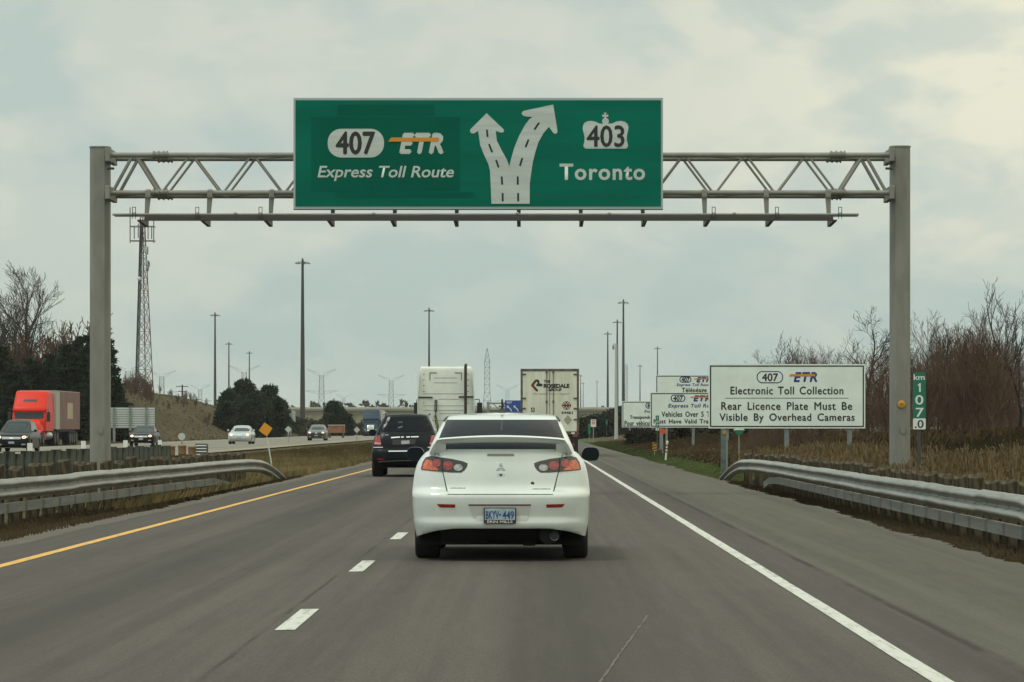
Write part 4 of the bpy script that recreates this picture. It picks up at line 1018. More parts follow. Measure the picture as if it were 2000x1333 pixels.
    lettering('ERIN MILLS', x0 + .035, x1 - .035, z0 + .007, z0 + .031, yp - .0025, mat('plate frame lettering', (0.62, .64, .62), .5), pl, bold=.012)
    # spoiler wing
    prof = [(.095, .020), (.12, .031), (.22, .034), (.33, .024), (.36, .006), (.30, -.012), (.21, -.026), (.16, -.026), (.115, .002)]
    path = []
    for u in np.linspace(-1, 1, 41):
        a = abs(u); x = .685 * u; z = fz(858.5) - .030 * a ** 2.2
        if a > .90: z -= .115 * ((a - .90) / .10) ** 1.25
        path.append((x, z, .30 * max(0, a - .86)))
    mb = MB(); n = len(prof)
    for i, (x, z, sh) in enumerate(path):
        a = path[max(0, i - 1)]; b = path[min(len(path) - 1, i + 1)]; dx, dz = b[0] - a[0], b[1] - a[1]; L = math.hypot(dx, dz); nx_, nz_ = -dz / L, dx / L
        th = 1.25 - .25 * abs(x) / .685
        for py, pz in prof: mb.v.append((x + nx_ * pz * th, py + .06 * (x / .685) ** 2 + sh * .3 - .015, z + nz_ * pz * th))
    for i in range(len(path) - 1):
        for j in range(n): mb.f.append((i*n+j, i*n+(j+1) % n, (i+1)*n+(j+1) % n, (i+1)*n+j))
    mb.f.append(tuple(range(n))); mb.f.append(tuple((len(path) - 1)*n + j for j in range(n)))
    sp = mb.build('spoiler', WPAINT, t, smooth=True, angle=50)
    for q in (1, -1):
        MB().hexa([(q*.545, .22, 1.06), (q*.665, .22, 1.06), (q*.665, .38, 1.06), (q*.545, .38, 1.06), (q*.545, .17, 1.185), (q*.655, .17, 1.170), (q*.655, .34, 1.170), (q*.545, .34, 1.185)]).build('spoiler_foot', WPAINT, sp, bevel=.01)
    # aerial, exhaust, underside
    mb = MB(); mb.hexa([(-.045, 1.66, 1.462), (.045, 1.66, 1.462), (.04, 1.84, 1.462), (-.04, 1.84, 1.462), (-.022, 1.70, 1.515), (.022, 1.70, 1.515), (.018, 1.78, 1.51), (-.018, 1.78, 1.51)])
    mb.tube([(0, 1.73, 1.50), (0, 1.66, 1.605)], [.014, .011], 8); mb.build('aerial', BLACK, t)
    cab.patch([(-.009, 1.385), (.009, 1.385), (.009, 1.29), (-.009, 1.29)], 'rear', .011, .04).build('aerial_wire', BLACK, t)
    UND = mat('underbody', (0.012, .012, .012), .9)
    mb = MB().box(-.80, .80, .62, 4.3, .145, .40); r_ = random.Random(4)
    mb.hexa([(-.60, .40, .20), (.60, .40, .20), (.60, 1.2, .20), (-.60, 1.2, .20), (-.60, .16, .36), (.60, .16, .36), (.60, 1.2, .38), (-.60, 1.2, .38)])
    mb.build('underbody', UND, t)
    mb = MB()
    for a, b, c in ((-.60, .26, .16), (-.35, .20, .175), (.10, .16, .16), (.22, .12, .14), (.42, .18, .155)): mb.box(a, a + b, .40 + r_.random() * .3, .9, c, .25)
    mb.lathe([(.02, -.30), (.07, -.28), (.07, .28), (.02, .30)], (.18, 1.0, .215), 'x', 12)
    mb.build('axle', UND, t, smooth=True)
    mb = MB().lathe([(.036, .3), (.040, .055), (.047, .05), (.047, .3)], (fx(1083), 0, fz(1047.5)), 'y', 20)
    ex = mb.build('exhaust_pipe', mat('exhaust steel', (0.05, .047, .042), .5, .5), t, smooth=True)
    MB().lathe([(.038, .075), (.001, .076)], (fx(1083), 0, fz(1047.5)), 'y', 16).build('exhaust_bore', BLACK, ex)
    MB().lathe([(.04, .2), (.09, .22), (.09, .55), (.04, .6)], (fx(1083) - .06, 0, fz(1047)), 'y', 16).build('muffler', mat('muffler', (0.02, .019, .018), .7, .2), t, smooth=True)
    for q in (1, -1):                                  # dark wheel housings
        for yc in (1.02, 3.68): MB().box(q*.58 - .02*(q > 0), q*.58 + .02, yc - .40, yc + .40, .22, .70).box(*sorted((q*.58, q*.85)), yc + .34, yc + .40, .25, .68).build('wheel_housing', UND, t)
    return t
white_sedan()

# ------------------------------------------------------------------ the dark sport utility ahead
def dark_suv():
    d = 91.0; s = S(d); c0 = 791.5; X0 = wx(c0, d)
    t = thing('dark_suv', 'dark navy sport utility vehicle ahead in the left lane, half behind the white sedan', 'car', (X0, d, 0))
    fx = lambda p: (p - c0) / s
    fz = lambda p: CH - (p - VY) / s
    NAV = mat('dark navy paint', (0.005, .008, .011), .3, spec=.18)
    Q = lambda pts: [(fx(700 + a / 7.84), fz(780 + b / 7.84)) for a, b in pts]
    body = Shell([(.22, .86, .16, 4.6), (.32, .885, .06, 4.72), (.50, .90, .0, 4.76), (.66, .905, .0, 4.75), (.74, .90, .05, 4.7), (.90, .885, .08, 4.62), (1.00, .86, .11, 4.4), (1.10, .82, .16, 3.8), (1.18, .78, .20, 3.5)], rear=(.06, .24, .66), front=(.1, .4, .5))
    body.mesh(list(np.linspace(.22, 1.18, 26)), ((.95, .37, .42), (3.85, .37, .42)), lambda u: .25, cap=.01).build('body', NAV, t, smooth=True, angle=50)
    cab = Shell([(1.14, .79, .20, 3.6), (1.25, .75, .25, 3.4), (1.40, .69, .33, 3.1), (1.52, .63, .42, 2.85), (1.60, .585, .47, 2.65), (1.65, .54, .52, 2.5), (1.675, .45, .62, 2.3)], rear=(.05, .16, .76), front=(.15, .2, .6))
    cab.mesh(list(np.linspace(1.14, 1.60, 9)) + [1.62, 1.64, 1.66, 1.675], cap=.015, ns=24).build('roof', NAV, t, smooth=True, angle=50)
    cab.patch(Q([(408, 275), (1010, 268), (1060, 340), (1115, 440), (1132, 492), (700, 500), (300, 495), (345, 400)])[::-1], 'rear', .004, .08).build('rear_window', GLASS, t, smooth=True)
    cab.patch(Q([(600, 345), (665, 345), (668, 430), (600, 450)])[::-1], 'rear', .008, .2).build('painted_reflection', mat('green grey painted reflection', (0.05, .075, .065), .2, coat=.8), t)  # reflection on the rear glass, put in as a coloured patch
    for q in (1, -1):
        MB().tube([(q*.60, .55, 1.66), (q*.60, .7, 1.705), (q*.59, 2.2, 1.715), (q*.58, 2.5, 1.66)], .018, 6).build('roof_rail', ALLOY, t, smooth=True)
        for poly in ([(.45, 1.22), (.62, 1.55), (1.1, 1.575), (1.1, 1.22)], [(1.16, 1.22), (1.16, 1.575), (2.0, 1.58), (2.0, 1.22)], [(2.06, 1.22), (2.06, 1.58), (2.5, 1.56), (3.15, 1.25)]):
            cab.patch(poly, 'side', .004, .15, q).build('side_window', GLASS, t, smooth=True)
        m_ = (lambda p: p) if q < 0 else mir
        body.patch(m_(Q([(232, 700), (245, 620), (262, 555), (318, 552), (348, 690), (330, 712)])[::-1]), 'rear', .006, .06).build('tail_lamp', REDLENS, t, smooth=True)
        body.patch(m_(Q([(236, 690), (242, 655), (342, 668), (345, 690)])[::-1]), 'rear', .009, .06).build('reverse_lens', mat('pink lens', (0.50, .22, .20), .2, coat=.5), t, smooth=True)
        body.patch(m_(Q([(220, 745), (222, 732), (372, 732), (374, 742)])[::-1]), 'rear', .012, .06).build('chrome_strip', CHROME, t)
        body.patch(m_(Q([(280, 932), (284, 905), (405, 907), (400, 932)])[::-1]), 'rear', .008, .06).build('reflector', REDLENS, t)
        wheel(t, q*.77, .95, .37, .29, side=q); wheel(t, q*.77, 3.85, .37, .26, side=q)
        mirror_(t, q*1.0, 2.95, 1.17, .22, .19, NAV, sgn=q)
    for pts in ([(497, 580), (632, 572), (632, 590), (497, 600)], [(650, 574), (692, 572), (692, 588), (650, 590)], [(730, 572), (790, 570), (790, 586), (730, 588)], [(805, 570), (920, 568), (920, 582), (805, 586)]):
        body.patch(Q(pts)[::-1], 'rear', .012, .1).build('chrome_strip', CHROME, t)
    body.patch(Q([(460, 790), (860, 786), (860, 800), (460, 804)])[::-1], 'rear', .012, .1).build('sill_strip', CHROME, t)
    body.patch(Q([(300, 955), (480, 944), (700, 934), (1000, 934), (1000, 944), (700, 946), (480, 956), (310, 968)])[::-1], 'rear', .010, .1).build('bumper_trim', mat('dull trim', (0.28, .30, .29), .3, .7), t)
    body.patch(Q([(520, 700), (860, 690), (880, 610), (520, 620)])[::-1], 'rear', .004, .1).build('plate_recess', BLACK, t)
    pl = body.patch(Q([(655, 690), (780, 684), (780, 632), (655, 636)])[::-1], 'rear', .014, .1).build('licence_plate', mat('grey plate', (0.30, .32, .34), .5), t)
    lettering('BA', fx(700 + 662/7.84), fx(700 + 700/7.84), fz(780 + 678/7.84), fz(780 + 648/7.84), body.rear_y(0, .98) - .022, BLACKPAINT, pl, bold=.03, name='plate_number')
    lettering('ML 350', fx(743.5), fx(758.5), fz(851.2), fz(848.4), body.rear_y(-.5, .98) - .012, CHROME, t, bold=.02, name='badge')
    MB().box(-.84, .84, .25, 4.4, .24, .5).build('underbody', mat('underbody', (.012, .012, .012)), t)
    return t
dark_suv()

# ------------------------------------------------------------------ oncoming cars
def oncoming(name, label, px, py_ground, d, paint_m, W, H, L, belt, kind='sedan', suv=False, grille_m=None, lights=True, bumper_m=None, dark_front=False):
    X0 = wx(px, d)
    t = thing(name, label, 'car', (X0, d + L, 0), math.pi)       # its front faces the camera
    h = belt
    rw = [(.20, W*.94, .18, L - .12), (.32, W*.985, .06, L - .02), (.48, W, .02, L), (h*.72, W, .03, L - .03), (h*.84, W*.985, .06, L - .10), (h*.93, W*.96, .10, L - .30), (h, W*.92, .16, L - .95), (h*1.06, W*.87, .24, L - 1.45)]
    body = Shell(rw, rear=(.06, .24, .66), front=(.08, .30, .58))
    body.mesh(list(np.linspace(.20, h*1.06, 24)), ((.85, .33, .38), (L - .9, .33, .38)), cap=.02).build('body', paint_m, t, smooth=True, angle=50)
    c0, c1 = h*1.02, H
    k = c1 - c0; rear0 = .25 if suv else .75
    cab = Shell([(c0, W*.90, rear0, L - 1.15), (c0 + k*.35, W*.82, rear0 + .12, L - 1.60), (c0 + k*.75, W*.72, rear0 + .35, L - 2.15), (c0 + k*.92, W*.65, rear0 + .55, L - 2.45), (c1, W*.52, rear0 + .8, L - 2.8)], rear=(.08, .16, .74), front=(.16, .2, .62))
    cab.mesh(list(np.linspace(c0, c1, 12)), cap=.02, ns=20).build('roof', paint_m, t, smooth=True, angle=50)
    z0, z1 = c0 + .03, c0 + k*.86
    cab.patch([(-W*.80, z0), (W*.80, z0), (W*.73, c0 + k*.45), (W*.62, z1), (-W*.62, z1), (-W*.73, c0 + k*.45)], 'front', .005, .12).build('windshield', GLASSG, t, smooth=True)
    cab.patch([(-W*.78, z0), (W*.78, z0), (W*.62, z1), (-W*.62, z1)], 'rear', .005, .15).build('rear_window', GLASS, t, smooth=True)
    for q in (1, -1):
        y0, y1 = rear0 + .55, L - 1.5
        cab.patch([(y0, z0 + .03), (y0 + .25, z1 - .03), (L - 2.45, z1 - .02), (y1 - .12, z0 + .03)], 'side', .005, .2, q).build('side_window', GLASS, t, smooth=True)
        hp = [(q*W*.56, h*.70), (q*W*.90, h*.74), (q*W*.93, h*.86), (q*W*.60, h*.80)]
        if q < 0: hp = hp[::-1]
        body.patch(hp, 'front', .006, .08).build('headlight', CLEAR, t, smooth=True)
        if lights:
            zc = h*.775; xc = q*W*.70
            body.patch([(xc + .11*math.cos(a), zc + .075*math.sin(a)) for a in np.linspace(0, 2*math.pi, 14, endpoint=False)], 'front', .012, .1).build('lit_lamp', LAMPON, t)
        wheel(t, q*W*.85, .85, .33, .22, side=q); wheel(t, q*W*.85, L - .9, .33, .22, side=q)
        mirror_(t, q*(W + .09), L - 1.75, c0 + .10, .20, .15, paint_m, sgn=q)
        body.patch([(q*W*.55, .36), (q*W*.80, .37), (q*W*.78, .45), (q*W*.56, .44)][::q], 'front', .005, .1).build('fog_lamp', mat('fog lamp', (.3, .31, .3), .2, coat=.5), t)
    if dark_front: body.patch([(-W*.86, .24), (W*.86, .24), (W*.88, h*.70), (W*.55, h*.78), (-W*.55, h*.78), (-W*.88, h*.70)], 'front', .004, .1).build('front_bumper', BLACK, t)
    gr = body.patch([(-W*.52, h*.66), (W*.52, h*.66), (W*.54, h*.79), (-W*.54, h*.79)], 'front', .006, .1).build('grille', BLACK, t)
    for zc in (h*.685, h*.725, h*.77):
        body.patch([(-W*.52, zc - .012), (W*.52, zc - .012), (W*.52, zc + .014), (-W*.52, zc + .014)], 'front', .014, .1).build('grille_bar', grille_m or CHROME, gr)
    body.patch([(-.09, h*.70), (.09, h*.70), (.09, h*.77), (-.09, h*.77)], 'front', .022, .1).build('badge', CHROME, t)
    body.patch([(-W*.60, .25), (W*.60, .25), (W*.55, .40), (-W*.55, .40)], 'front', .006, .1).build('lower_grille', BLACK, t)
    body.patch([(-W*.62, .215), (W*.62, .215), (W*.62, .245), (-W*.62, .245)], 'front', .014, .1).build('bumper_trim', bumper_m or ALLOY, t)
    body.patch([(-.155, .44), (.155, .44), (.155, .56), (-.155, .56)], 'front', .014, .1).build('licence_plate', mat('grey plate', (0.30, .32, .34)), t)
    MB().box(-W*.88, W*.88, .2, L - .25, .20, .42).build('underbody', mat('underbody', (.012, .012, .012)), t)
    return t
DARKP = mat('black paint', (0.005, .006, .007), .3, spec=.16)
SILV = mat('silver paint', (0.42, .46, .46), .3, .3, coat=.7)
oncoming('black_suv', 'black sport utility vehicle with lit lamps at the left edge of the picture', 22, 881, 183, DARKP, .95, 1.72, 4.8, 1.02, suv=True)
oncoming('dark_sedan', 'dark oncoming sedan with lit lamps below the ribbed sign back', 275, 873, 240, DARKP, .90, 1.44, 4.7, .92)
oncoming('silver_sedan', 'silver white oncoming sedan with lit lamps below the round evergreens', 467, 866, 268, SILV, .91, 1.46, 4.8, .95)
oncoming('pickup_truck', 'small grey oncoming truck with black grille near the tall dark pole', 617.5, 860, 340, mat('grey paint', (.11, .12, .115), .35, .2, coat=.2), .93, 1.58, 4.9, 1.02, suv=True, bumper_m=BLACK, grille_m=BLACK, dark_front=True)

# ------------------------------------------------------------------ highway tractors
def tractor(name, label, loc, rz, paint_m, grille_m, stack=True, lights=False, lamp=AMBER):
    t = thing(name, label, 'truck', loc, rz)
    cab = Shell([(1.05, 1.22, 0, 4.10), (1.30, 1.225, 0, 4.14), (1.78, 1.225, 0, 4.12), (1.90, 1.225, 0, 4.06), (2.42, 1.215, 0, 3.80), (2.50, 1.21, 0, 3.86), (2.62, 1.20, 0, 3.84), (3.0, 1.18, 0, 3.50), (3.5, 1.15, .0, 3.05), (3.86, 1.12, .01, 2.70), (3.95, 1.06, .06, 2.50)], rear=(.0, .05, .955), front=(.10, .16, .82), p=2.0)
    cab.mesh(list(np.linspace(1.05, 2.42, 14)) + [2.46, 2.5, 2.56, 2.62] + list(np.linspace(2.72, 3.86, 12)) + [3.89, 3.92, 3.95], cap=.01, ns=16).build('cab', paint_m, t, smooth=True, angle=40)
    cab.patch([(-1.06, 1.92), (1.06, 1.92), (1.04, 2.40), (-1.04, 2.40)], 'front', .008, .12).build('windshield', GLASSG, t, smooth=True)
    cab.patch([(-.5, 3.15), (.5, 3.15), (.47, 3.33), (-.47, 3.33)], 'front', .008, .15).build('roof_vent', BLACK, t)
    hood = Shell([(.42, 1.18, 3.9, 5.75), (.60, 1.20, 3.9, 5.78), (.75, 1.20, 3.9, 5.72), (.80, 1.17, 3.9, 5.60), (1.2, 1.10, 3.9, 5.55), (1.5, 1.0, 3.9, 5.40), (1.70, .92, 3.9, 5.15), (1.84, .84, 3.9, 4.7), (1.90, .75, 3.9, 4.4)], rear=(0, .02, .97), front=(.18, .55, .40))
    hood.mesh(list(np.linspace(.42, 1.90, 22)), ((5.0, .52, .60),), cap=.02).build('hood', paint_m, t, smooth=True, angle=45)
    g = [(-.46, .82), (.46, .82), (.44, 1.62), (-.44, 1.62)]
    hood.patch([(x*1.12, z + (.05 if z > 1 else -.04)) for x, z in g], 'front', .010, .12).build('grille_frame', CHROME, t)
    hood.patch(g, 'front', .016, .12).build('grille', grille_m, t)
    for q in (1, -1):
        hp = [(q*.70, .82), (q*1.02, .86), (q*1.00, 1.14), (q*.72, 1.06)]
        hood.patch(hp[::q], 'front', .010, .1).build('headlight', CLEAR, t)
        hood.patch([(q*.72, .83), (q*1.0, .86), (q*.98, .92), (q*.72, .90)][::q], 'front', .016, .1).build('turn_lens', lamp, t)
        cab.patch([(2.75, 1.95), (2.75, 2.45), (3.45, 2.42), (3.75, 1.98)], 'side', .006, .2, q).build('side_window', GLASS, t)
        cab.patch([(2.55, 1.15), (2.55, 2.55), (2.57, 2.55), (2.57, 1.15)], 'side', .006, .3, q).build('door_seam', BLACK, t)
        m_ = MB(); m_.box(q*1.28 - .0, q*1.28 + q*.24, 3.85, 3.99, 1.72, 2.42) if q > 0 else m_.box(q*1.28 + q*.24, q*1.28, 3.85, 3.99, 1.72, 2.42)
        mo = m_.build('door_mirror', BLACK, t, bevel=.03)
        MB().tube([(q*1.19, 3.9, 2.56), (q*1.38, 3.9, 2.56), (q*1.40, 3.9, 2.40)], .022, 6).tube([(q*1.19, 3.9, 1.78), (q*1.34, 3.9, 1.80)], .022, 6).build('mirror_arm', BLACK, mo)
        wheel(t, q*1.05, 5.0, .52, .30, .56, q)
        for yy in (-.9, -2.25):
            for xo in (.78, 1.10): wheel(t, q*xo, yy, .52, .27, .56, q)
        MB().lathe([(.05, -.95), (.30, -.9), (.30, .9), (.05, .95)], (q*1.0, 1.9, .72), 'y', 18).build('fuel_tank', ALLOY, t, smooth=True)
        MB().box(*sorted((q*.38, q*.46)), -3.0, 5.2, .82, 1.06).build('frame_rail', mat('chassis', (.03, .03, .03)), t)
        MB().box(*sorted((q*.72, q*1.25)), -3.0, -2.97, .30, 1.05).build('mud_flap', BLACK, t)
        # side extenders behind the sleeper
        MB().box(*sorted((q*1.20, q*1.225)), -.34, .02, 1.35, 3.78).build('side_extender', paint_m, t, bevel=.008)
    MB().lathe([(.1, -.2), (.45, -.18), (.45, 0), (.2, .02)], (0, -1.5, 1.2), 'z', 20).build('fifth_wheel', BLACK, t)
    MB().box(-.95, .95, 5.5, 5.75, .30, .44).build('bumper_step', mat('bumper step', (.02, .02, .02)), t)
    return t
# the white bobtail tractor in the left lane
d = 148.0
WT = mat('white truck paint', (0.68, .72, .655), .35, coat=.5, var=.05, vscale=1.5)
tw = tractor('white_tractor', 'white highway tractor without trailer, seen from behind above the dark vehicle', (wx(871, d), d, 0), 0, WT, CHROME)
def tl(px, py, dd=d): return ((px - 871) * dd / F, wz(py, dd))
TRM = mat('black trim', (0.03, .032, .03), .5); GRV = mat('shallow groove', (0.30, .31, .27), .6)
mb = MB()
for x0, y0, x1, y1 in ((839, 728, 853, 729.3), (839, 728, 840.2, 743), (888, 728, 902, 729.3), (900.8, 728, 902, 743)):
    a, b = tl(x0, y1), tl(x1, y0); mb.box(a[0], b[0], -.012, -.002, a[1], b[1])
mb.build('rear_trim', TRM, tw)
mb = MB()
for x0, x1, yy in ((848, 893, 738.5), (848, 893, 748), (826, 906, 769.5), (856, 896, 780), (826, 906, 793), (826, 906, 802), (858, 900, 808), (828, 905, 822)):
    a, b = tl(x0, yy), tl(x1, yy); mb.box(a[0], b[0], -.006, -.002, a[1] - .012, a[1] + .012)
mb.build('panel_groove', GRV, tw)
for x0, x1, yy in ((817, 845, 776.5), (896, 925, 775.5)):
    a, b = tl(x0, yy), tl(x1, yy); MB().box(a[0], b[0], -.05, -.01, a[1] - .03, a[1] + .03).build('bracket', TRM, tw)
mb = MB()
for q in (-1, 1):
    for k in range(6): mb.box(q*.96 - .03, q*.96 + .03, -.008, -.002, 2.35 + k * .25, 2.39 + k * .25)
mb.build('rivet_plate', mat('rivet plates', (0.2, .21, .18)), tw)
a0, a1 = tl(909.5, 716.5), tl(909.5, 812)
MB().tube([(a1[0], -.22, a1[1] - 1.0), (a0[0], -.22, a0[1] + .02), (a0[0] + .02, -.30, a0[1] + .08)], .062, 14).build('exhaust_stack', mat('rusty stack', (0.055, .036, .028), .55, .4), tw, smooth=True)
MB().bar((a1[0], -.2, a1[1]), (a1[0], 0, a1[1]), .12, .05).bar((a1[0] - .35, -.05, a1[1] - .25), (a1[0], -.2, a1[1] + .15), .03, .03).build('stack_bracket', TRM, tw)
for k, (mm, pts) in enumerate(((mat('green hose', (0.02, .07, .025), .5), [(850.5, 781), (849.5, 800), (852, 815), (856, 832), (853, 850)]), (TRM, [(853.5, 781), (853, 800), (850, 812), (851.5, 826), (855, 850)]), (mat('yellow hose', (.24, .2, .04), .5), [(852, 806), (848.5, 814), (854, 824), (852, 850)]))):
    MB().tube([(tl(x, y)[0], -.10 - .05 * k, tl(x, y)[1]) for x, y in pts], .028, 6).build('air_hose', mm, tw, smooth=True)
# oncoming red and blue trucks with trailers
def box_trailer(name, label, loc, rz, wall, L=13.5, z0=1.15, z1=3.95, front=None):
    t = thing(name, label, 'trailer', loc, rz)
    MB().box(-1.30, 1.30, 0, L, z0, z1).build('box', wall, t, bevel=.03)
    MB().box(-1.29, 1.29, .02, L - .02, z1, z1 + .03).build('roof', mat('trailer roof', (.45, .47, .43), .5), t)
    for q in (1, -1):
        for yy in (1.4, 2.65, 3.9, 5.1): 
            for xo in (.80, 1.12): wheel(t, q*xo, yy, .50, .26, .56, q)
        MB().box(*sorted((q*.9, q*.98)), .5, L - 2.8, 1.0, z0).build('side_rail', mat('chassis', (.03, .03, .03)), t)
        MB().box(*sorted((q*.86, q*.94)), L - 3.2, L - 3.05, .1, z0).build('landing_leg', mat('chassis', (.03, .03, .03)), t)
    return t
RED = mat('orange red truck paint', (0.56, .024, .009), .4, spec=.2)
d = 243.0; xr_ = wx(49, d)
tractor('red_tractor', 'bright orange red highway tractor coming on at the far left', (xr_, d + 5.8, 0), math.pi, RED, mat('dark grille', (.05, .05, .05), .4), lamp=AMBER)
PINK = mat('faded brown red trailer side', (0.155, .078, .065), .7, var=.12, vscale=.6)
bt = box_trailer('box_trailer', 'faded brown red trailer behind the orange red tractor', (xr_ - .05, d + 6.6 + 13.5, 0), math.pi, PINK, z1=3.98)
MB().box(-1.30, 1.30, 13.505, 13.53, 1.2, 3.95).build('front_wall', mat('grey green trailer front', (.30, .33, .27), .6), bt)
for q in (1, -1): MB().box(*sorted((q*1.301, q*1.318)), 11.4, 13.5, 1.17, 3.95).build('side_panel', mat('grey green trailer front', (.30, .33, .27), .6), bt)
for q in (1, -1): MB().box(*sorted((q*1.301, q*1.315)), 4.2, 7.2, 1.95, 3.15).build('side_patch', mat('tan patch', (.36, .29, .20), .6), bt)
d = 512.0; xb_ = wx(723.5, d)
tractor('blue_tractor', 'dark blue highway tractor far off in the opposite lanes', (xb_, d + 5.8, 0), math.pi, mat('dark blue truck paint', (.006, .030, .062), .5, spec=.3), mat('pale grille', (.42, .45, .40), .4))
box_trailer('box_trailer', 'pale trailer behind the dark blue tractor', (xb_, d + 6.6 + 13.5, 0), math.pi, mat('pale trailer side', (.38, .42, .40), .6))

# ------------------------------------------------------------------ the trailer with lettered doors
def lettered_trailer():
    d = 152.0; s = S(d); c0 = 1073.8; X0 = wx(c0, d)
    t = thing('box_trailer', 'cream box trailer with lettered rear doors in the right lane', 'trailer', (X0, d, 0))
    fx = lambda a: (1000 + a / 7.014 - c0) / s
    fz = lambda b: CH - (700 + b / 7.014 - VY) / s
    CRM = mat('cream trailer paint', (0.60, .615, .50), .5, var=.10, vscale=1.2, stretch=(2.5, 1, .35), col2=(0.65, .665, .55))
    FRM = mat('grimy door frame', (0.10, .085, .065), .6, var=.4, vscale=4)
    top = fz(150); L = 16.0
    MB().box(-1.30, 1.30, .06, L, 1.12, top).build('box', mat('trailer side', (.48, .48, .42), .45), t)
    MB().box(-1.30, 1.30, 0, .058, top - .09, top + .015).box(-1.30, -1.21, 0, .058, 1.0, top - .09).box(1.21, 1.30, 0, .058, 1.0, top - .09).box(-1.21, 1.21, 0, .058, 1.0, 1.13).build('door_frame', FRM, t)
    for a, b in ((-1.208, -.012), (.012, 1.208)):
        MB().box(a, b, .012, .056, 1.135, top - .095).build('door', CRM, t, bevel=.012)
    MB().box(-.010, .010, .02, .05, 1.135, top - .095).build('door_seal', BLACK, t)
    ROD = mat('lock rod', (0.11, .10, .08), .5, .5)
    for a in (475, 567):
        x = fx(a) * .98
        r = MB(); r.tube([(x, -.015, 1.12), (x, -.015, top - .06)], .016, 8)
        for b in (190, 596, 900): r.box(x - .04, x + .04, -.035, .012, fz(b) - .05, fz(b) + .05)
        r.build('lock_rod', ROD, t)
    for q in (-1, 1):
        for b in (222, 550, 690, 840):
            MB().box(*sorted((q*1.30, q*1.06)), -.012, .012, fz(b) - .035, fz(b) + .035).build('hinge', ROD, t)
    IK = mat('brown black lettering', (0.022, .017, .014), .5); RD = mat('dark red mark', (0.20, .02, .015), .5); GY_ = mat('grey lettering', (.14, .14, .13), .5)
    yl = .0100
    MB().prism([(fx(a), fz(b)) for a, b in [(258, 372), (305, 308), (330, 290), (362, 295), (377, 318), (375, 345), (410, 350), (422, 370), (410, 386), (345, 386), (328, 372), (352, 340), (340, 318), (318, 345), (300, 372), (355, 432), (356, 448), (343, 458), (328, 452)]], .007, .0118).build('arrow_mark', IK, t)
    MB().prism([(fx(a), fz(b)) for a, b in [(264, 372), (318, 318), (326, 330), (292, 372), (345, 438), (338, 448)]], .004, .0068).build('arrow_mark', RD, t)
    lettering('THE', fx(436), fx(522), fz(336), fz(302), yl, IK, t, bold=.02, fat=.006)
    lettering('ROSEDALE', fx(434), fx(785), fz(408), fz(352), yl, IK, t, bold=.03, fat=.008)
    lettering('GROUP', fx(498), fx(678), fz(452), fz(415), yl, IK, t, bold=.02, fat=.006)
    lettering('Our people make it happen!', fx(290), fx(785), fz(508), fz(474), yl, GY_, t, bold=.0, shear=.2)
    lettering('53', fx(260), fx(310), fz(738), fz(678), yl, IK, t, bold=.012, fat=.006)
    lettering('34461', fx(678), fx(832), fz(765), fz(728), yl, IK, t, bold=.018, fat=.005)
    cx, cz, rr = fx(747), fz(648), (fx(810) - fx(747)) * .92
    circ = lambda r, n=28: [(cx + r*math.cos(a), cz + r*math.sin(a)) for a in np.linspace(0, 2*math.pi, n, endpoint=False)]
    MB().prism(circ(rr), .008, .0118).build('round_mark', IK, t)
    mk = MB()
    for k in range(-2, 3):
        for j in range(-2, 3):
            if (k + j) % 2 and k*k + j*j < 7: mk.box(cx + k*rr*.33 - rr*.15, cx + k*rr*.33 + rr*.15, .005, .0078, cz + j*rr*.33 - rr*.15, cz + j*rr*.33 + rr*.15)
    mk.build('round_mark_check', CRM, t)
    MB().box(cx - rr*1.08, cx + rr*1.08, .002, .0045, cz - rr*.22, cz + rr*.22).build('round_mark_band', RD, t)
    MB().prism([(fx(765), fz(778)), (fx(822), fz(845)), (fx(765), fz(915)), (fx(708), fz(845))], .004, .0118).build('placard', mat('grey placard', (.30, .29, .22), .5), t)
    for k in range(9): MB().box(-1.2 + k*.27, -1.2 + k*.27 + .14, -.004, .0, 1.02, 1.10).build('reflective_strip', REDLENS if k % 2 else KWH, t)
    for q in (-1, 1):
        MB().box(*sorted((q*1.02, q*1.24)), -.02, .05, .88, .99).build('tail_lamp', REDLENS, t)
        MB().box(*sorted((q*1.20, q*1.28)), -.01, .02, 1.18, 1.28).build('marker_lamp', mat('orange brown lamp', (.30, .06, .03), .3), t)
        MB().box(*sorted((q*.62, q*1.26)), .15, .18, .22, .95).build('mud_flap', BLACK, t)
        for yy in (1.1, 2.35):
            for xo in (.80, 1.13): wheel(t, q*xo, yy, .52, .27, .56, q)
        MB().box(*sorted((q*.5, q*.6)), .1, L - 3, .86, 1.12).build('frame_rail', mat('chassis', (.03, .03, .03)), t)
    MB().box(-1.1, 1.1, .0, .10, .48, .60).box(-.75, -.65, .02, .10, .60, 1.0).box(.65, .75, .02, .10, .60, 1.0).build('rear_guard', mat('guard red', (.16, .05, .04), .6), t)
    return t
lettered_trailer()
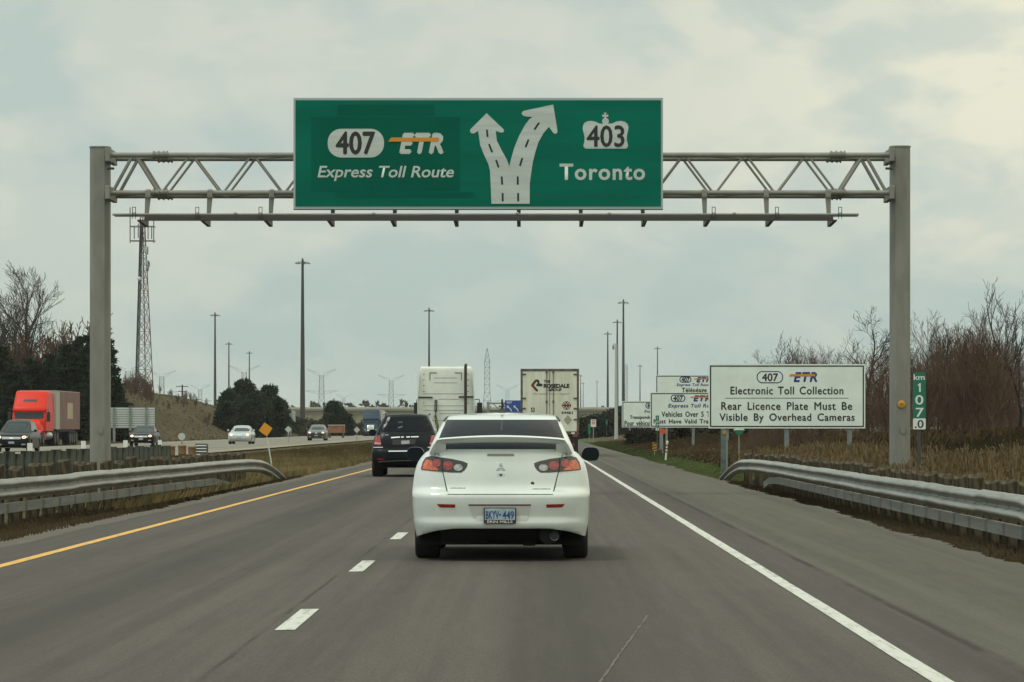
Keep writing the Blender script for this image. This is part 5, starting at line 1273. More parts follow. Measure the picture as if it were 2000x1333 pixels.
# ================================================================== trees
def limbs_mesh(segs):
    """segs: list of (p0, p1, r0, r1) -> four-sided tubes as numpy arrays"""
    a = np.array([s[0] for s in segs]); b = np.array([s[1] for s in segs]); r0 = np.array([s[2] for s in segs])[:, None]; r1 = np.array([s[3] for s in segs])[:, None]
    d = b - a; d /= np.linalg.norm(d, axis=1, keepdims=True) + 1e-9
    u = np.cross(d, np.where(np.abs(d[:, 2:3]) < .9, [[0, 0, 1.]], [[1., 0, 0]])); u /= np.linalg.norm(u, axis=1, keepdims=True) + 1e-9
    w = np.cross(d, u); V = []
    for (p, r) in ((a, r0), (b, r1)):
        for q in range(3):
            t = 2 * np.pi * q / 3; V.append(p + u * np.cos(t) * r + w * np.sin(t) * r)
    V = np.stack(V, 1).reshape(-1, 3); i = np.arange(len(segs)) * 6
    Fq = np.concatenate([np.stack([i + q, i + (q + 1) % 3, i + 3 + (q + 1) % 3, i + 3 + q], -1) for q in range(3)])
    return V, Fq
def bare(h, seed, r0=.16, first=.22, up=.55, spread=1.0, depth=5, kids=(5, 8), fine=.008, stems=1, curve=.12, lenk=(.42, .62)):
    """branch skeleton of a leafless tree: (trunk segments, twig segments)"""
    R_ = random.Random(seed); trunk, twigs = [], []
    def grow(p, d, L, r, lv):
        n = max(3, int(6 - lv)) if lv else 9
        out_ = []; q = Vector(p); dd = Vector(d)
        for i in range(n):
            dd = (dd + Vector((R_.gauss(0, curve), R_.gauss(0, curve), R_.gauss(0, curve * .6) + (.05 if lv else .02)))).normalized()
            e = q + dd * (L / n); ra = max(fine, r * (1 - .72 * i / n)); rb = max(fine, r * (1 - .72 * (i + 1) / n))
            (trunk if lv < 2 else twigs).append((tuple(q), tuple(e), ra, rb)); out_.append((q.copy(), e.copy(), rb)); q = e
        if lv >= depth: return
        k = R_.randint(*kids) + (6 if lv == 0 else 0)
        for j in range(k):
            f = first + (1 - first) * (j + R_.random()) / k if lv == 0 else .15 + .85 * (j + R_.random()) / k
            a, b, rr = out_[min(n - 1, int(f * n))]; pos = a.lerp(b, f * n - int(f * n) if f < 1 else 1)
            az = R_.uniform(0, 2 * math.pi)
            if lv == 0: nd = Vector((math.cos(az) * spread, math.sin(az) * spread, up + .5 * f))
            else:
                side = dd.cross(Vector((math.cos(az), math.sin(az), R_.gauss(0, .4)))).normalized(); nd = dd * .75 + side * .75 * spread + Vector((0, 0, .12))
            LL = L * R_.uniform(*lenk) * ((1.05 - .60 * f) if lv == 0 else (1.0 - .35 * f))
            if LL > .22: grow(pos, nd.normalized(), LL, max(fine, rr * .62), lv + 1)
    for s_ in range(stems):
        a = R_.uniform(0, 6.28); k = 0 if stems == 1 else .35
        grow((math.cos(a) * .12 * k, math.sin(a) * .12 * k, -.3), Vector((math.cos(a) * k * R_.random(), math.sin(a) * k * R_.random(), 1)).normalized(), h * (R_.uniform(.72, 1) if stems > 1 else .93), r0, 0)
    return trunk, twigs
BARK = mat('grey brown bark', (0.060, 0.050, 0.042), .9, spec=.1, var=.35, vscale=3)
TWIG = mat('brown twigs', (0.052, 0.041, 0.034), .9, spec=.1)
TWIGR = mat('reddish brown twigs', (0.098, 0.065, 0.047), .9, spec=.1, var=.3, vscale=.4)
def bare_tree(label, px, d, pytop, seed, group=None, name='bare_tree', tw=TWIG, **kw):
    X0 = wx(px, d); g = float(gz(X0, d)); h = wz(pytop, d) - g
    t = thing(name, label, 'tree', (X0, d, g), group=group)
    a, b = bare(h, seed, **kw); k = h / max(s_[1][2] for s_ in a + b); k = min(1.25, k)
    a, b = ([(tuple(c * k for c in p), tuple(c * k for c in q), r0, r1) for p, q, r0, r1 in l] for l in (a, b))
    V, Fq = limbs_mesh(a); np_mesh('trunk', V, Fq, BARK, t)
    V, Fq = limbs_mesh(b); np_mesh('crown', V, Fq, tw, t)
    return t
# left: two tall bare trees rising out of the evergreens
bare_tree('tall bare tree with the densest crown, beside the left gantry post', 68, 325, 508, 21, r0=.30, first=.24, up=.85, spread=.85, fine=.016, depth=3, kids=(5, 8), curve=.075, lenk=(.46, .66))
bare_tree('tall bare tree at the very left edge of the picture', 22, 335, 520, 22, r0=.26, first=.28, up=.9, spread=.85, fine=.016, depth=3, kids=(5, 8), curve=.075, lenk=(.46, .66))
bare_tree('lower bare tree leaning out of the left edge', -20, 318, 560, 23, r0=.20, first=.24, up=.8, spread=.9, fine=.016, depth=3, kids=(5, 8), curve=.075, lenk=(.46, .66))
# right: single trees that stand out of the thicket
bare_tree('wide crowned bare tree rising just left of the right gantry post', 1688, 150, 596, 31, r0=.10, first=.42, up=.45, spread=1.05, fine=.0075, depth=5, kids=(4, 6), lenk=(.48, .66))
bare_tree('tallest bare tree at the right edge of the picture', 1988, 118, 540, 32, r0=.07, first=.3, up=1.6, spread=.6, fine=.0068, depth=5, kids=(4, 5))
bare_tree('slender bare tree above the first white toll sign', 1556, 178, 645, 33, r0=.06, first=.35, up=1.2, spread=.7, fine=.008, depth=5, kids=(4, 5))
bare_tree('upright bare tree right of the gantry post above the thicket', 1880, 122, 583, 34, r0=.06, first=.3, up=1.7, spread=.55, fine=.0068, depth=5, kids=(4, 6))
bare_tree('thin bare tree close right of the green kilometre sign', 1830, 128, 622, 35, r0=.05, first=.3, up=1.5, spread=.6, fine=.0068, depth=5, kids=(4, 5))

def thicket(name, label, spots, variants, m, seed):
    r = np.random.default_rng(seed); VV, FF, o = [], [], 0
    for x, y, h in spots:
        V, Fq = variants[r.integers(0, len(variants))]
        a = r.uniform(0, 6.28); k = h * r.uniform(.85, 1.1); w = k * r.uniform(.9, 1.15)
        c, s_ = math.cos(a), math.sin(a)
        P = np.stack([(V[:, 0]*c - V[:, 1]*s_) * w + x, (V[:, 0]*s_ + V[:, 1]*c) * w + y, V[:, 2] * k + float(gz(x, y))], -1)
        VV.append(P); FF.append(Fq + o); o += len(P)
    return setp(np_mesh(name, np.concatenate(VV), np.concatenate(FF), m), label, 'thicket', kind='stuff')
var = []
for q in range(6):
    a, b = bare(6.0, 100 + q, r0=.04, first=.10, up=(1.5, .9, 1.8, .7, 1.3, 1.0)[q], spread=(.62, .9, .5, 1.0, .7, .85)[q], depth=4, kids=(3, 6), fine=.0068, stems=(4, 2, 5, 1, 3, 2)[q], curve=.12, lenk=(.36, .60))
    V, Fq = limbs_mesh(a + b); var.append((V / V[:, 2].max(), Fq))
r = np.random.default_rng(77); spots = []
def top_right(px):       # photographed outline of the thicket: picture row of its top
    return float(np.interp(px, [1480, 1520, 1590, 1640, 1700, 1760, 1800, 1850, 1900, 1950, 2010], [705, 690, 668, 668, 672, 660, 650, 634, 620, 635, 640]))
for k in range(105):
    px = r.uniform(1475, 2040); d = (r.uniform(112, 150) if px > 1700 else r.uniform(150, 205)) + (r.uniform(0, 30) if r.random() < .3 else 0)
    x = wx(px, d); h = wz(top_right(px) + r.choice([r.uniform(-22, 10), r.uniform(0, 60)], p=[.4, .6]), d) - float(gz(x, d)); spots.append((x, d, max(1.5, h)))
thicket('bare_thicket', 'dense leafless brown thicket on the right bank behind the toll signs', spots, var, TWIGR, 1)
spots = []
for k in range(60):
    px = r.uniform(1440, 2040); d = r.uniform(114, 128) if px > 1740 else r.uniform(128, 150)
    spots.append((wx(px, d), d, r.uniform(.7, 2.2)))
thicket('brown_undergrowth', 'low brown undergrowth along the foot of the right thicket', spots, var, TWIGR, 2)
spots = []
for k in range(22):
    px = r.uniform(243, 305); d = r.uniform(430, 460); x = wx(px, d)
    spots.append((x, d, max(1.2, wz(float(np.interp(px, [240, 262, 285, 305], [738, 722, 728, 752])) + r.uniform(-4, 14), d) - float(gz(x, d)))))
for k in range(26):
    px = r.uniform(-30, 150); d = r.uniform(318, 350); x = wx(px, d)
    spots.append((x, d, max(2, wz(r.uniform(612, 690), d) - float(gz(x, d)))))
for k in range(40):
    px = r.uniform(300, 440); d = r.uniform(430, 520); x = wx(px, d); spots.append((x, d, r.uniform(.5, 1.6)))
var2 = []
for q in range(4):
    a, b = bare(6.0, 140 + q, r0=.05, first=.05, up=1.3, spread=.7, depth=4, kids=(3, 5), fine=.022, stems=4, curve=.10, lenk=(.34, .55)); V, Fq = limbs_mesh(a + b); var2.append((V / V[:, 2].max(), Fq))
thicket('bare_thicket', 'leafless brown brush on the left embankment among the evergreens', spots, var2, TWIGR, 3)

# evergreens: needle clumps on drooping whorls
NEED = mat('dark spruce needles', (0.019, 0.033, 0.018), .85, spec=.15, var=.45, vscale=.8, col2=(0.026, 0.040, 0.021))
NEEDP = mat('pine needles', (0.024, 0.042, 0.022), .85, spec=.15, var=.45, vscale=.6, col2=(0.036, 0.054, 0.026))
def tufts(cs, dirs, L, W, r):
    """four needle blades per tuft centre"""
    n = len(cs); V, Fq = [], []
    for k in range(4):
        d = dirs + r.normal(0, .55, (n, 3)); d /= np.linalg.norm(d, axis=1, keepdims=True)
        u = np.cross(d, r.normal(0, 1, (n, 3))); u /= np.linalg.norm(u, axis=1, keepdims=True)
        ll = (L * r.uniform(.6, 1.2, n))[:, None]; ww = (W * r.uniform(.6, 1.2, n))[:, None]
        P = np.stack([cs - u * ww * .5, cs + d * ll * .55 - u * ww, cs + d * ll, cs + d * ll * .55 + u * ww], 1)
        V.append(P.reshape(-1, 3)); Fq.append(np.arange(n)[:, None] * 4 + np.arange(4)[None] + k * n * 4)
    return np.concatenate(V), np.concatenate(Fq)
def spruce_mesh(h, rad, seed, low=.05):
    r = np.random.default_rng(seed); C, D = [], []; segs = [((0, 0, -.3), (0, 0, h * .97), h * .018, .03)]
    z = h * low
    while z < h * .97:
        f = (z / h - low) / (1 - low); rr = rad * (1 - f) ** .85 * r.uniform(.8, 1.15) + .15
        n = int(5 + 5 * (1 - f))
        for k in range(n):
            a = r.uniform(0, 6.283); L = rr * r.uniform(.6, 1.12); m_ = max(4, int(L * 7))
            s_ = np.linspace(.12, 1, m_); droop = -.22 * L * s_ ** 1.4 + .14 * L * s_ ** 4
            p = np.stack([np.cos(a) * L * s_, np.sin(a) * L * s_, z + droop], -1)
            C.append(p + r.normal(0, .05, p.shape)); D.append(np.tile([np.cos(a) * .8, np.sin(a) * .8, .05], (m_, 1)))
            for e in (-1, 1):
                q = p[1:] + np.stack([-np.sin(a) * e * .16 * L * (1.1 - s_[1:]), np.cos(a) * e * .16 * L * (1.1 - s_[1:]), 0 * s_[1:] - .05], -1)
                C.append(q); D.append(np.tile([np.cos(a) * .5 - np.sin(a) * e, np.sin(a) * .5 + np.cos(a) * e, -.1], (m_ - 1, 1)))
            segs.append(((0, 0, z), tuple(p[-1]), .03, .012))
        z += h * .030 * r.uniform(.8, 1.25) + .06
    C, D = np.concatenate(C), np.concatenate(D)
    return segs, tufts(C, D, .42, .07, r)
def pine_mesh(h, w, seed, n=42):
    """round crowned pine: clumps on limbs"""
    r = np.random.default_rng(seed); segs = [((0, 0, -.3), (0, 0, h * .8), h * .025, .06)]; C, D = [], []
    for k in range(n):
        f = r.uniform(.06, 1); a = r.uniform(0, 6.283); prof = math.sqrt(max(0.02, 1 - ((f - .30) / .72) ** 2)) if f > .3 else .75 + .25 * f / .3
        rr = w * prof * r.uniform(.55, 1.12) ** .8; c = np.array([np.cos(a) * rr, np.sin(a) * rr, h * f]); s_ = r.uniform(.40, 1.0)
        segs.append(((0, 0, h * f * .75), tuple(c), .07, .03)); m_ = int(64)
        u = r.normal(0, 1, (m_, 3)); u /= np.linalg.norm(u, axis=1, keepdims=True); q = u * (r.uniform(.35, 1, m_) ** .5)[:, None] * s_ * np.array([1, 1, .62])
        C.append(c + q); D.append(u * .7 + np.array([0, 0, .5]))
    C, D = np.concatenate(C), np.concatenate(D)
    return segs, tufts(C, D, .50, .085, r)
_ev = {}
def evergreen(label, px, d, pytop, kind, seed, w=2.4, group=None, base=None):
    X0 = wx(px, d); g = float(gz(X0, d)); h = wz(pytop, d) - g
    t = thing('spruce_tree' if kind == 's' else 'pine_tree', label, 'tree', (X0, d, g), group=group)
    segs, (V, Fq) = spruce_mesh(h, w, seed) if kind == 's' else pine_mesh(h, w, seed, n=int(34 + h * 6))
    a, b = limbs_mesh(segs); np_mesh('trunk', a, b, BARK, t)
    np_mesh('crown', V, Fq, NEED if kind == 's' else NEEDP, t)
    return t
GE = 'evergreens on the left embankment'
for args in (('broad dark spruce showing right of the left gantry post', 205, 312, 632, 's', 1, 2.7), ('dark spruce whose tip stands just left of the left gantry post', 172, 318, 645, 's', 2, 2.2), ('dark spruce with a narrow tip between the gantry post and the bare tree', 153, 322, 650, 's', 3, 2.0),
             ('low dark spruce above the front of the trailer', 128, 300, 668, 's', 4, 2.5), ('dark spruce directly above the faded trailer', 98, 308, 688, 's', 5, 2.6), ('dark spruce behind the orange red tractor', 62, 300, 700, 's', 6, 2.7), ('tall dark spruce at the left edge of the picture', 2, 296, 672, 's', 7, 2.8), ('low spruce at the left edge behind the tractor roof', 30, 294, 706, 's', 8, 2.7),
             ('spruce filling the gap left of the gantry post', 138, 304, 690, 's', 9, 2.6), ('young spruce at the right foot of the evergreen group', 226, 320, 740, 's', 10, 1.6)):
    evergreen(*args, group=GE)
GP = 'round evergreens beyond the far carriageway'
for args in (('tallest round pine in the middle of the roadside clump', 476, 470, 750, 'p', 41, 1.75), ('round pine at the right of the roadside clump', 522, 465, 760, 'p', 42, 1.5), ('round pine at the left of the roadside clump', 449, 468, 770, 'p', 43, 1.35), ('pine low on the right side of the roadside clump', 543, 462, 786, 'p', 44, .95), ('pine at the front of the roadside clump', 500, 455, 774, 'p', 45, 1.7), ('small pine at the left foot of the roadside clump', 440, 460, 793, 'p', 46, .8)):
    evergreen(*args, group=GP)
evergreen('small lopsided pine behind the grey truck', 655, 520, 791, 'p', 47, 1.25)
evergreen('low bushy pine right behind the small lopsided pine', 673, 530, 816, 'p', 48, .9)

# dark brush under and beside the overpass on the right
DKG = mat('dark green brush', (0.020, 0.030, 0.018), .9, spec=.1, var=.4, vscale=.3, col2=(0.035, 0.038, 0.022))
def brush(name, label, px0, px1, d0, d1, pyt, n, seed, m, size=1.2):
    r = np.random.default_rng(seed); C, D = [], []
    for k in range(n):
        px = r.uniform(px0, px1); d = r.uniform(d0, d1); x = wx(px, d); g = float(gz(x, d)); top = max(.5, wz(pyt(px) + r.uniform(0, 6), d) - g)
        m_ = 130; q = r.normal(0, 1, (m_, 3)); q /= np.linalg.norm(q, axis=1, keepdims=True); s_ = size * r.uniform(.7, 1.3)
        zc = r.uniform(.1, 1) * top
        C.append(np.array([x, d, g + zc - s_ * .4]) + q * s_ * np.array([1, 1, .7])); D.append(q)
    C, D = np.concatenate(C), np.concatenate(D); V, Fq = tufts(C, D, .5, .13, r)
    return setp(np_mesh(name, V, Fq, m), label, 'brush', kind='stuff')
brush('dark_brush', 'dark green brush below the overpass on the right', 1137, 1232, 420, 640, lambda p: np.interp(p, [1135, 1180, 1215, 1235], [822, 812, 800, 806]), 130, 5, DKG, 1.3)
brush('dark_brush', 'dark brush behind the legs of the toll signs', 1240, 1480, 255, 330, lambda p: np.interp(p, [1240, 1300, 1400, 1480], [850, 842, 842, 835]), 55, 6, mat('dark brown brush', (0.036, 0.032, 0.021), .9, spec=.1, var=.4, vscale=.3, col2=(0.05, .04, .026)), .9)

# ================================================================== far background
HZ = mat('weathered mast steel', (0.050, 0.050, 0.048), .6, .3)
def mast(label, px, pytop, k=1.0, h=30.0, lamps=True, m=HZ):
    d = (h - CH) * F / (VY - pytop); X0 = wx(px, d); g = float(gz(X0, d))
    t = thing('light_mast', label, 'street light', (X0, d, 0), group='high mast lights along the highway')
    MB().tube([(0, 0, g - .4), (0, 0, h * .5), (0, 0, h)], [.42 * k, .30 * k, .18 * k], 10).build('pole', m, t, smooth=True)
    mb = MB(); rr = .85
    mb.tube([(rr * math.cos(a), rr * math.sin(a), h - .3) for a in np.linspace(0, 6.283, 13)], .045, 6)
    for a in (0, 2.1, 4.2): mb.bar((0, 0, h - .3), (rr * math.cos(a), rr * math.sin(a), h - .3), .08, .08)
    mb.tube([(0, 0, h - .4), (0, 0, h + .35)], [.22, .14], 8)
    hd = mb.build('head_ring', m, t)
    base = None
    for a in np.linspace(0, 6.283, 7)[:-1]:
        if base is None: base = o = MB().lathe([(.10, .24), (.16, .18), (.28, .0), (.26, -.06), (.05, -.07)], (0, 0, 0), 'z', 10).build('luminaire', mat('luminaire', (.16, .165, .16), .4), t, smooth=True)
        else: o = base.copy(); COL.objects.link(o); o.parent = t
        o.location = ((rr + .25) * math.cos(a + .3), (rr + .25) * math.sin(a + .3), h - .55)
    return t
mast('tallest dark light mast, standing right of the round evergreens', 591, 509, 1.15)
mast('grey light mast left of the round evergreens', 420, 613, 1.0)
mast('thin light mast just right of the grey one by the evergreens', 447, 670, 1.0)
mast('thin pale light mast rising behind the round evergreens', 487, 688, 1.0)
mast('light mast rising behind the white tractor cab', 838, 604, .85)
mast('tallest dark light mast on the right, left of the toll signs', 1217.5, 588, 1.0)
mast('light mast just left of the tallest dark one on the right', 1205.5, 627, 1.0)
mast('thin light mast left of the pale concrete pole', 1187, 650, 1.0)
mast('light mast rising behind the highest toll sign', 1284, 679, .85)
mast('small far light mast above the leftmost toll sign', 1250, 714, .9)
mast('small far light mast close to the lettered trailer', 1134, 733, .9)
mast('very small far light mast right of the lettered trailer', 1139, 748, .8)
mast('small far light mast midway between trailer and pale pole', 1166, 745, .8)
# pale concrete lamp pole with an arm
d = 360; X0 = wx(1203.5, d); g = float(gz(X0, d))
t = thing('lamp_pole', 'thick pale concrete pole with a short lamp arm on the right', 'street light', (X0, d, g))
hh = wz(672, d) - g
MB().tube([(0, 0, -.3), (0, 0, hh)], [.20, .12], 10).build('pole', mat('pale concrete', (.38, .40, .36), .8), t, smooth=True)
a_ = MB().tube([(0, 0, hh - .05), (-.18, 0, hh), (-.30, 0, hh - .1)], .04, 6).build('arm', POSTG, t)
MB().lathe([(.04, 0), (.10, -.1), (.12, -.45), (.05, -.5)], (-.30, 0, hh - .1), 'z', 10).build('lamp_head', mat('lamp glass', (.2, .21, .2), .3), a_)
# communications tower on the left
d = 520.0; X0 = wx(282.5, d); g = float(gz(X0, d)); k = d / F
t = thing('lattice_mast', 'tall red and white lattice communications tower behind the left gantry post', 'tower', (X0, d, g))
fz = lambda p: wz(p, d) - g
zb_, zt_ = -.3, fz(425)
def hw(z): return np.interp(z, [0, fz(765), fz(440)], [19.0 * k, 17.5 * k, 4.6 * k])
def cxo(z): return np.interp(z, [0, fz(765), fz(440)], [0, 0, -4 * k])
legs = lambda z: [(cxo(z) - hw(z), -hw(z) * .3, z), (cxo(z) + hw(z), -hw(z) * .3, z), (cxo(z), hw(z) * .9, z)]
TR, TW_ = mat('tower red', (.13, .032, .03), .6), mat('tower white', (.13, .13, .125), .6)
zs = np.linspace(0, zt_, 15); secs = [MB() for _ in range(7)]
for i in range(14):
    mb = secs[i // 2]; A, B = legs(zs[i]), legs(zs[i + 1])
    for q in range(3):
        mb.tube([A[q], B[q]], .075, 5); q2 = (q + 1) % 3
        mb.tube([A[q], B[q2]], .045, 4); mb.tube([A[q2], B[q]], .045, 4); mb.tube([B[q], B[q2]], .045, 4)
for i in range(7): secs[i].build('red_section' if i % 2 == 0 else 'white_section', TR if i % 2 == 0 else TW_, t)
mb = MB()
for q in range(4): mb.tube([(legs(0)[0][0] + .10 + q * .16, -.8, 0), (legs(zt_)[0][0] + .05 + q * .12, -.3, fz(430))], .075, 4)
mb.build('cable_run', mat('cables', (.02, .022, .026), .7), t)
mb = MB(); z0, z1 = fz(471), fz(443); x0, x1 = wx(256, d) - X0, wx(302, d) - X0
for z in (z0, z1):
    for yy in (-1.2, 1.2): mb.tube([(x0, yy, z), (x1, yy, z)], .06, 5)
    for x in (x0, x1): mb.tube([(x, -1.2, z), (x, 1.2, z)], .06, 5)
mb.build('platform', mat('platform steel', (.06, .065, .065), .6), t)
ant = None
for x, zz, l in ((x0, fz(476), 5.4), (x1, fz(476), 4.2), (wx(264, d) - X0, fz(468), 2.0), (wx(272, d) - X0, fz(466), 2.2), (wx(291, d) - X0, fz(468), 1.8), (wx(298, d) - X0, fz(468), 1.9)):
    MB().tube([(x, -1.2, zz), (x, -1.2, zz + l)], .09, 5).build('antenna', mat('antenna grey', (.16, .17, .17), .6), t)
MB().lathe([(.28, 0), (.30, -.12), (.05, -.2)], (wx(273, d) - X0, -1.0, fz(545)), 'y', 12).build('dish', mat('dish white', (.6, .62, .6), .5), t)
for px, py, l in ((289, 498, 1.2), (290, 530, 1.6), (292, 522, .8)): MB().tube([(wx(px, d) - X0, -.3, fz(py)), (wx(px, d) - X0, -.3, fz(py) + l)], .10, 5).build('antenna', mat('antenna grey', (.16, .17, .17), .6), t)
# power pylons
PYL = mat('pylon steel', (.11, .12, .12), .7, .2)
def pylon(label, px, pytop, h=44.0, w=1.0):
    d = (h - CH) * F / (VY - pytop); X0 = wx(px, d)
    t = thing('power_pylon', label, 'pylon', (X0, d, 0), group='power pylons on the horizon')
    r_ = .14 * w; mb = MB(); Lg = lambda z: [(a * q, b * q, z) for a, b in ((-1, -1), (1, -1), (1, 1), (-1, 1)) for q in (np.interp(z, [0, h * .45, h * .88], [4.2, 1.9, 1.5]),)]
    zs = [0, h*.16, h*.30, h*.42, h*.52, h*.61, h*.70, h*.79, h*.88]
    for i in range(8):
        A, B = Lg(zs[i]), Lg(zs[i + 1])
        for q in range(4):
            mb.tube([A[q], B[q]], r_, 4); mb.tube([A[q], B[(q + 1) % 4]], r_ * .6, 4); mb.tube([A[(q + 1) % 4], B[q]], r_ * .6, 4); mb.tube([B[q], B[(q + 1) % 4]], r_ * .6, 4)
    mb.build('lattice', PYL, t)
    for z0, L, dz in ((h*.91, 10.5, h*.075), (h*.62, 11.5, .5), (h*.40, 8.5, .9)):
        for q in (-1, 1):
            a = MB(); a.tube([(q*1.4, 0, z0), (q*L, 0, z0 + dz)], r_ * .75, 4); a.tube([(q*1.4, 0, z0 - h*.05), (q*L, 0, z0 + dz - .3)], r_ * .7, 4)
            for f in (.3, .6): a.tube([(q*(1.4 + (L - 1.4)*f), 0, z0 + dz*f), (q*(1.4 + (L - 1.4)*(f + .2)), 0, z0 - h*.05*(1 - f - .2) + dz*(f + .2))], r_ * .5, 4)
            a.build('cross_arm', PYL, t)
    return t
pylon('largest power pylon, standing right of the tallest dark light mast', 628, 719)
pylon('second large power pylon, left of the white tractor', 764, 731)
pylon('low far power pylon between the two large ones', 671.5, 769)
pylon('power pylon rising behind the round evergreens', 477, 712)
pylon('low power pylon left of the grey light mast', 391, 750)
pylon('power pylon close right of the communications tower', 316, 722)
pylon('very low power pylon close left of the white tractor', 791, 779)
pylon('power pylon above the blue road sign', 991, 751)
pylon('faint power pylon top behind the communications tower base', 250, 710)
# pointed lattice tower between the trucks
def lattice_tower(label, px, pytop, d, prof, m, name='lattice_mast'):
    X0 = wx(px, d); t = thing(name, label, 'tower', (X0, d, 0)); k = d / F; mb = MB()
    zs = [wz(p, d) for p, w in prof]; ws = [w * k for p, w in prof]
    for i in range(len(prof) - 1):
        A = [(a * ws[i], b * ws[i], zs[i]) for a, b in ((-1, -1), (1, -1), (1, 1), (-1, 1))]; B = [(a * ws[i+1], b * ws[i+1], zs[i+1]) for a, b in ((-1, -1), (1, -1), (1, 1), (-1, 1))]
        rr = .5 * k
        for q in range(4):
            mb.tube([A[q], B[q]], rr, 4); mb.tube([A[q], B[(q + 1) % 4]], rr * .5, 4); mb.tube([A[(q + 1) % 4], B[q]], rr * .5, 4); mb.tube([B[q], B[(q + 1) % 4]], rr * .7, 4)
    mb.build('lattice', m, t); return t
lattice_tower('pointed grey lattice tower between the two trucks', 951.5, 681, 900, [(838, 10), (815, 9), (795, 7.5), (783, 7), (768, 5.5), (752, 5), (740, 5), (729, 5), (718, 5), (707, 5), (694, 2.6), (681, .3)], mat('grey lattice', (.10, .11, .11), .6, .3))
lattice_tower('slim lattice mast behind the dark light mast on the right', 1222, 713, 900, [(838, 3)] + [(830 - 9 * i, 3) for i in range(14)], mat('grey lattice', (.10, .11, .11), .6, .3))
# wooden utility poles on the embankment
for px, pyt, d, lab in ((356, 752, 600, 'wooden utility pole with three crossarms left of the grey light mast'), (384, 777, 800, 'short wooden utility pole close left of the grey light mast'), (632.5, 786, 640, 'short wooden pole beside the small lopsided pine')):
    X0 = wx(px, d); g = float(gz(X0, d)); t = thing('utility_pole', lab, 'pole', (X0, d, g)); hh = wz(pyt, d) - g
    MB().tube([(0, 0, -.3), (0, 0, hh)], [.20, .13], 8).build('pole', mat('dark timber', (.05, .042, .035), .9), t)
    for k, w in ((.94, 1.1), (.76, .8), (.58, .8)) if px != 632.5 else ():
        MB().box(-w, w, -.06, .06, hh * k - .06, hh * k + .06).build('crossarm', mat('dark timber', (.05, .042, .035), .9), t)
# cantilever sign, blue, between the trucks
d = 480.0; X0 = wx(953.5, d); t = thing('cantilever_sign', 'blue overhead sign with white arrows on a grey arm between the trucks', 'road sign', (X0, d, 0))
fx = lambda p: wx(p, d) - X0
fz = lambda p: wz(p, d)
MB().tube([(0, 0, -.2), (0, 0, fz(785))], .20, 10).build('post', GANTRY, t)
MB().tube([(0, 0, fz(788)), (fx(1016), 0, fz(788))], .12, 8).tube([(0, 0, fz(801)), (fx(1016), 0, fz(801))], .08, 8).tube([(fx(962), 0, fz(788)), (fx(976), 0, fz(801))], .07, 6).tube([(fx(986), 0, fz(788)), (fx(976), 0, fz(801))], .07, 6).build('arm', GANTRY, t)
pn = MB().box(fx(986), fx(1022), -.30, -.15, fz(805), fz(782.5)).build('panel', mat('blue sign film', (.006, .045, .25), .5), t)
for ox in (0, 13):
    q = lambda a, b: (fx(a + ox), fz(b))
    MB().prism([q(989.8, 793), q(994, 792.6), q(993, 794.6), q(998, 799), q(1000, 804), q(998.4, 804), q(996.6, 800), q(992, 796), q(990.8, 797.6)], -.315, -.301).build('arrow', KWH, pn)
lettering('EAST', fx(990), fx(1000), fz(788.5), fz(784.5), -.305, KWH, pn, bold=.02, name='legend')
# overpass across the highway
d = 1000.0
t = thing('overpass', 'long pale concrete overpass crossing the highway in the distance', 'bridge', (0, d, 0))
CONC = mat('pale overpass concrete', (.30, .285, .215), .9, var=.15, vscale=.15); CONCD = mat('girder steel', (.20, .20, .15), .8)
zT_, zB_ = wz(798, d), wz(806, d)
MB().box(wx(560, d), wx(1330, d), 0, 12, zB_ + .55, zT_).build('deck', CONC, t)
MB().box(wx(560, d), wx(1330, d), .6, 11.4, zB_ - .55, zB_ + .55).build('girder', CONCD, t)
MB().box(wx(560, d), wx(1330, d), -.12, .0, zT_ - .15, zT_ + .35).build('parapet', mat('parapet', (.42, .42, .36), .8), t)
for px in (770, 860, 950, 1060, 1130): MB().box(wx(px, d) - .7, wx(px, d) + .7, 2, 10, -.2, zB_ - .5).build('pier', CONC, t)
for a, b, c, e in ((560, 730, 690, 760), (1150, 1330, 1140, 1165)):
    x0, x1 = wx(a, d), wx(b, d)
    MB().prism([(x0 - (0 if a < 900 else 14), -.2), (x1 + (14 if a < 900 else 0), -.2), (x1, zB_ - .4), (x0, zB_ - .4)], .8, 11).build('abutment', mat('abutment slope', (.23, .215, .145), .95, var=.25, vscale=.12), t)
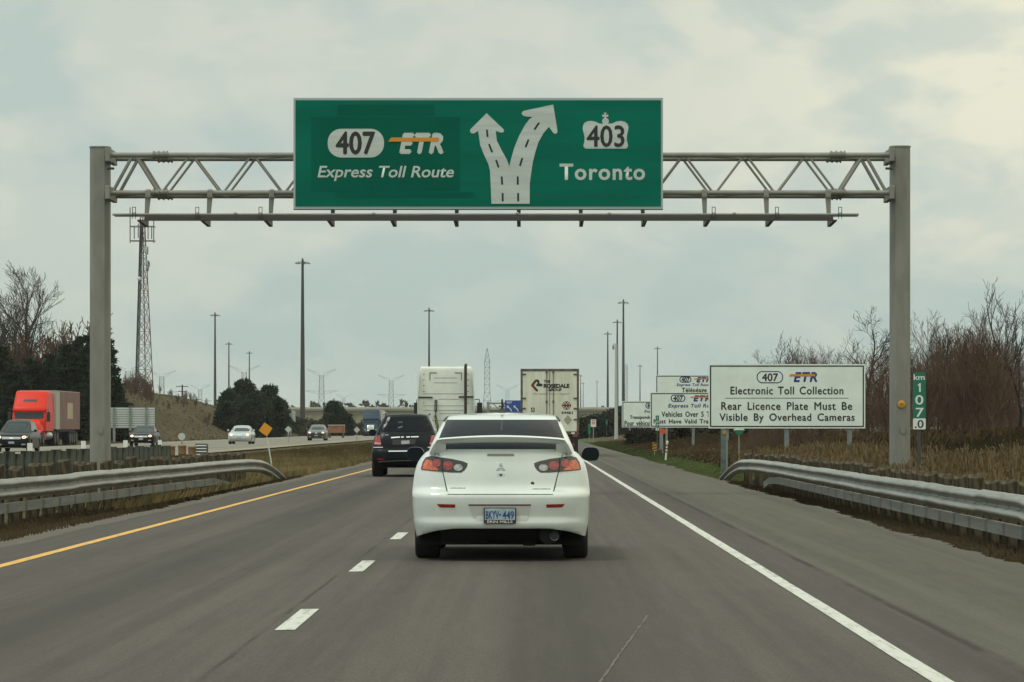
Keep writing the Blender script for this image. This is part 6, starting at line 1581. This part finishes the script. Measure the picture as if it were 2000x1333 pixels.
# low orange brown box trailer parked beyond the far carriageway
d = 430.0; X0 = wx(656, d); g = float(gz(X0, d))
t = thing('site_container', 'low rust orange container standing beyond the far carriageway', 'container', (X0, d, g))
z0_, z1_ = wz(846, d) - g, wz(831.5, d) - g
MB().box(wx(641, d) - X0, wx(668, d) - X0, 0, 2.2, max(.1, z0_), z1_).build('box', mat('rust orange', (.22, .10, .06), .7, var=.2, vscale=1), t, bevel=.03)
MB().box(wx(668.2, d) - X0, wx(672, d) - X0, 0, 2.2, max(.1, z0_), z1_).build('end_panel', mat('brown end', (.2, .09, .05), .7), t)
MB().box(wx(640.5, d) - X0, wx(672, d) - X0, -.05, 2.25, z1_, z1_ + .10).build('roof', mat('pale roof', (.4, .36, .3), .7), t)
for q in (wx(643, d) - X0, wx(669, d) - X0): MB().box(q - .1, q + .1, .1, 2.0, -.1, max(.1, z0_)).build('skid', mat('chassis', (.03, .03, .03)), t)
# far wood along the horizon
r = np.random.default_rng(99); C, D = [], []
FARG = mat('far wood foliage', (0.030, 0.042, 0.030), .9, spec=.1, var=.4, vscale=.02, col2=(0.052, 0.050, 0.036))
C = []
for k in range(2300):
    px = r.uniform(-150, 2150); d = r.uniform(1500, 2300); h = r.uniform(5, 10.5) * (1 if r.random() < .93 else 1.3)
    x = wx(px, d); n = 26; q = r.normal(0, 1, (n, 3)); q /= np.linalg.norm(q, axis=1, keepdims=True)
    C.append(np.array([x, d, h * .5]) + q * np.array([3.6, 3.6, h * .5]) * (r.uniform(.5, 1, n) ** .5)[:, None]); D.append(q)
C = np.concatenate(C); D = np.concatenate(D); V, Fq = tufts(C, D, 2.6, .9, r)
setp(np_mesh('distant_wood', V, Fq, FARG), 'low wood far off along the horizon', 'wood', kind='stuff')
brush('hedge', 'green hedge and scrub beyond the far carriageway', 560, 735, 560, 700, lambda p: np.interp(p, [560, 620, 680, 735], [818, 822, 826, 832]), 120, 8, mat('green brush', (0.040, 0.052, 0.024), .9, spec=.1, var=.4, vscale=.2, col2=(.07, .062, .03)), 1.2)

# ================================================================== haze
hz = MB().box(-1900, 1900, -60, 4600, -3.0, 62).build('haze', mat('haze', (1, 1, 1)), None)
hm = bpy.data.materials.new('haze air'); hm.use_nodes = True; tt = hm.node_tree; tt.nodes.clear()
ho = N(tt, 'ShaderNodeOutputMaterial'); pv = N(tt, 'ShaderNodeVolumePrincipled'); pv.inputs['Color'].default_value = (.88, .93, .92, 1); pv.inputs['Density'].default_value = .00007; pv.inputs['Anisotropy'].default_value = 0.0
tt.links.new(pv.outputs[0], ho.inputs['Volume']); hz.data.materials.clear(); hz.data.materials.append(hm)
setp(hz, 'thin haze over the whole scene', None, kind='stuff')
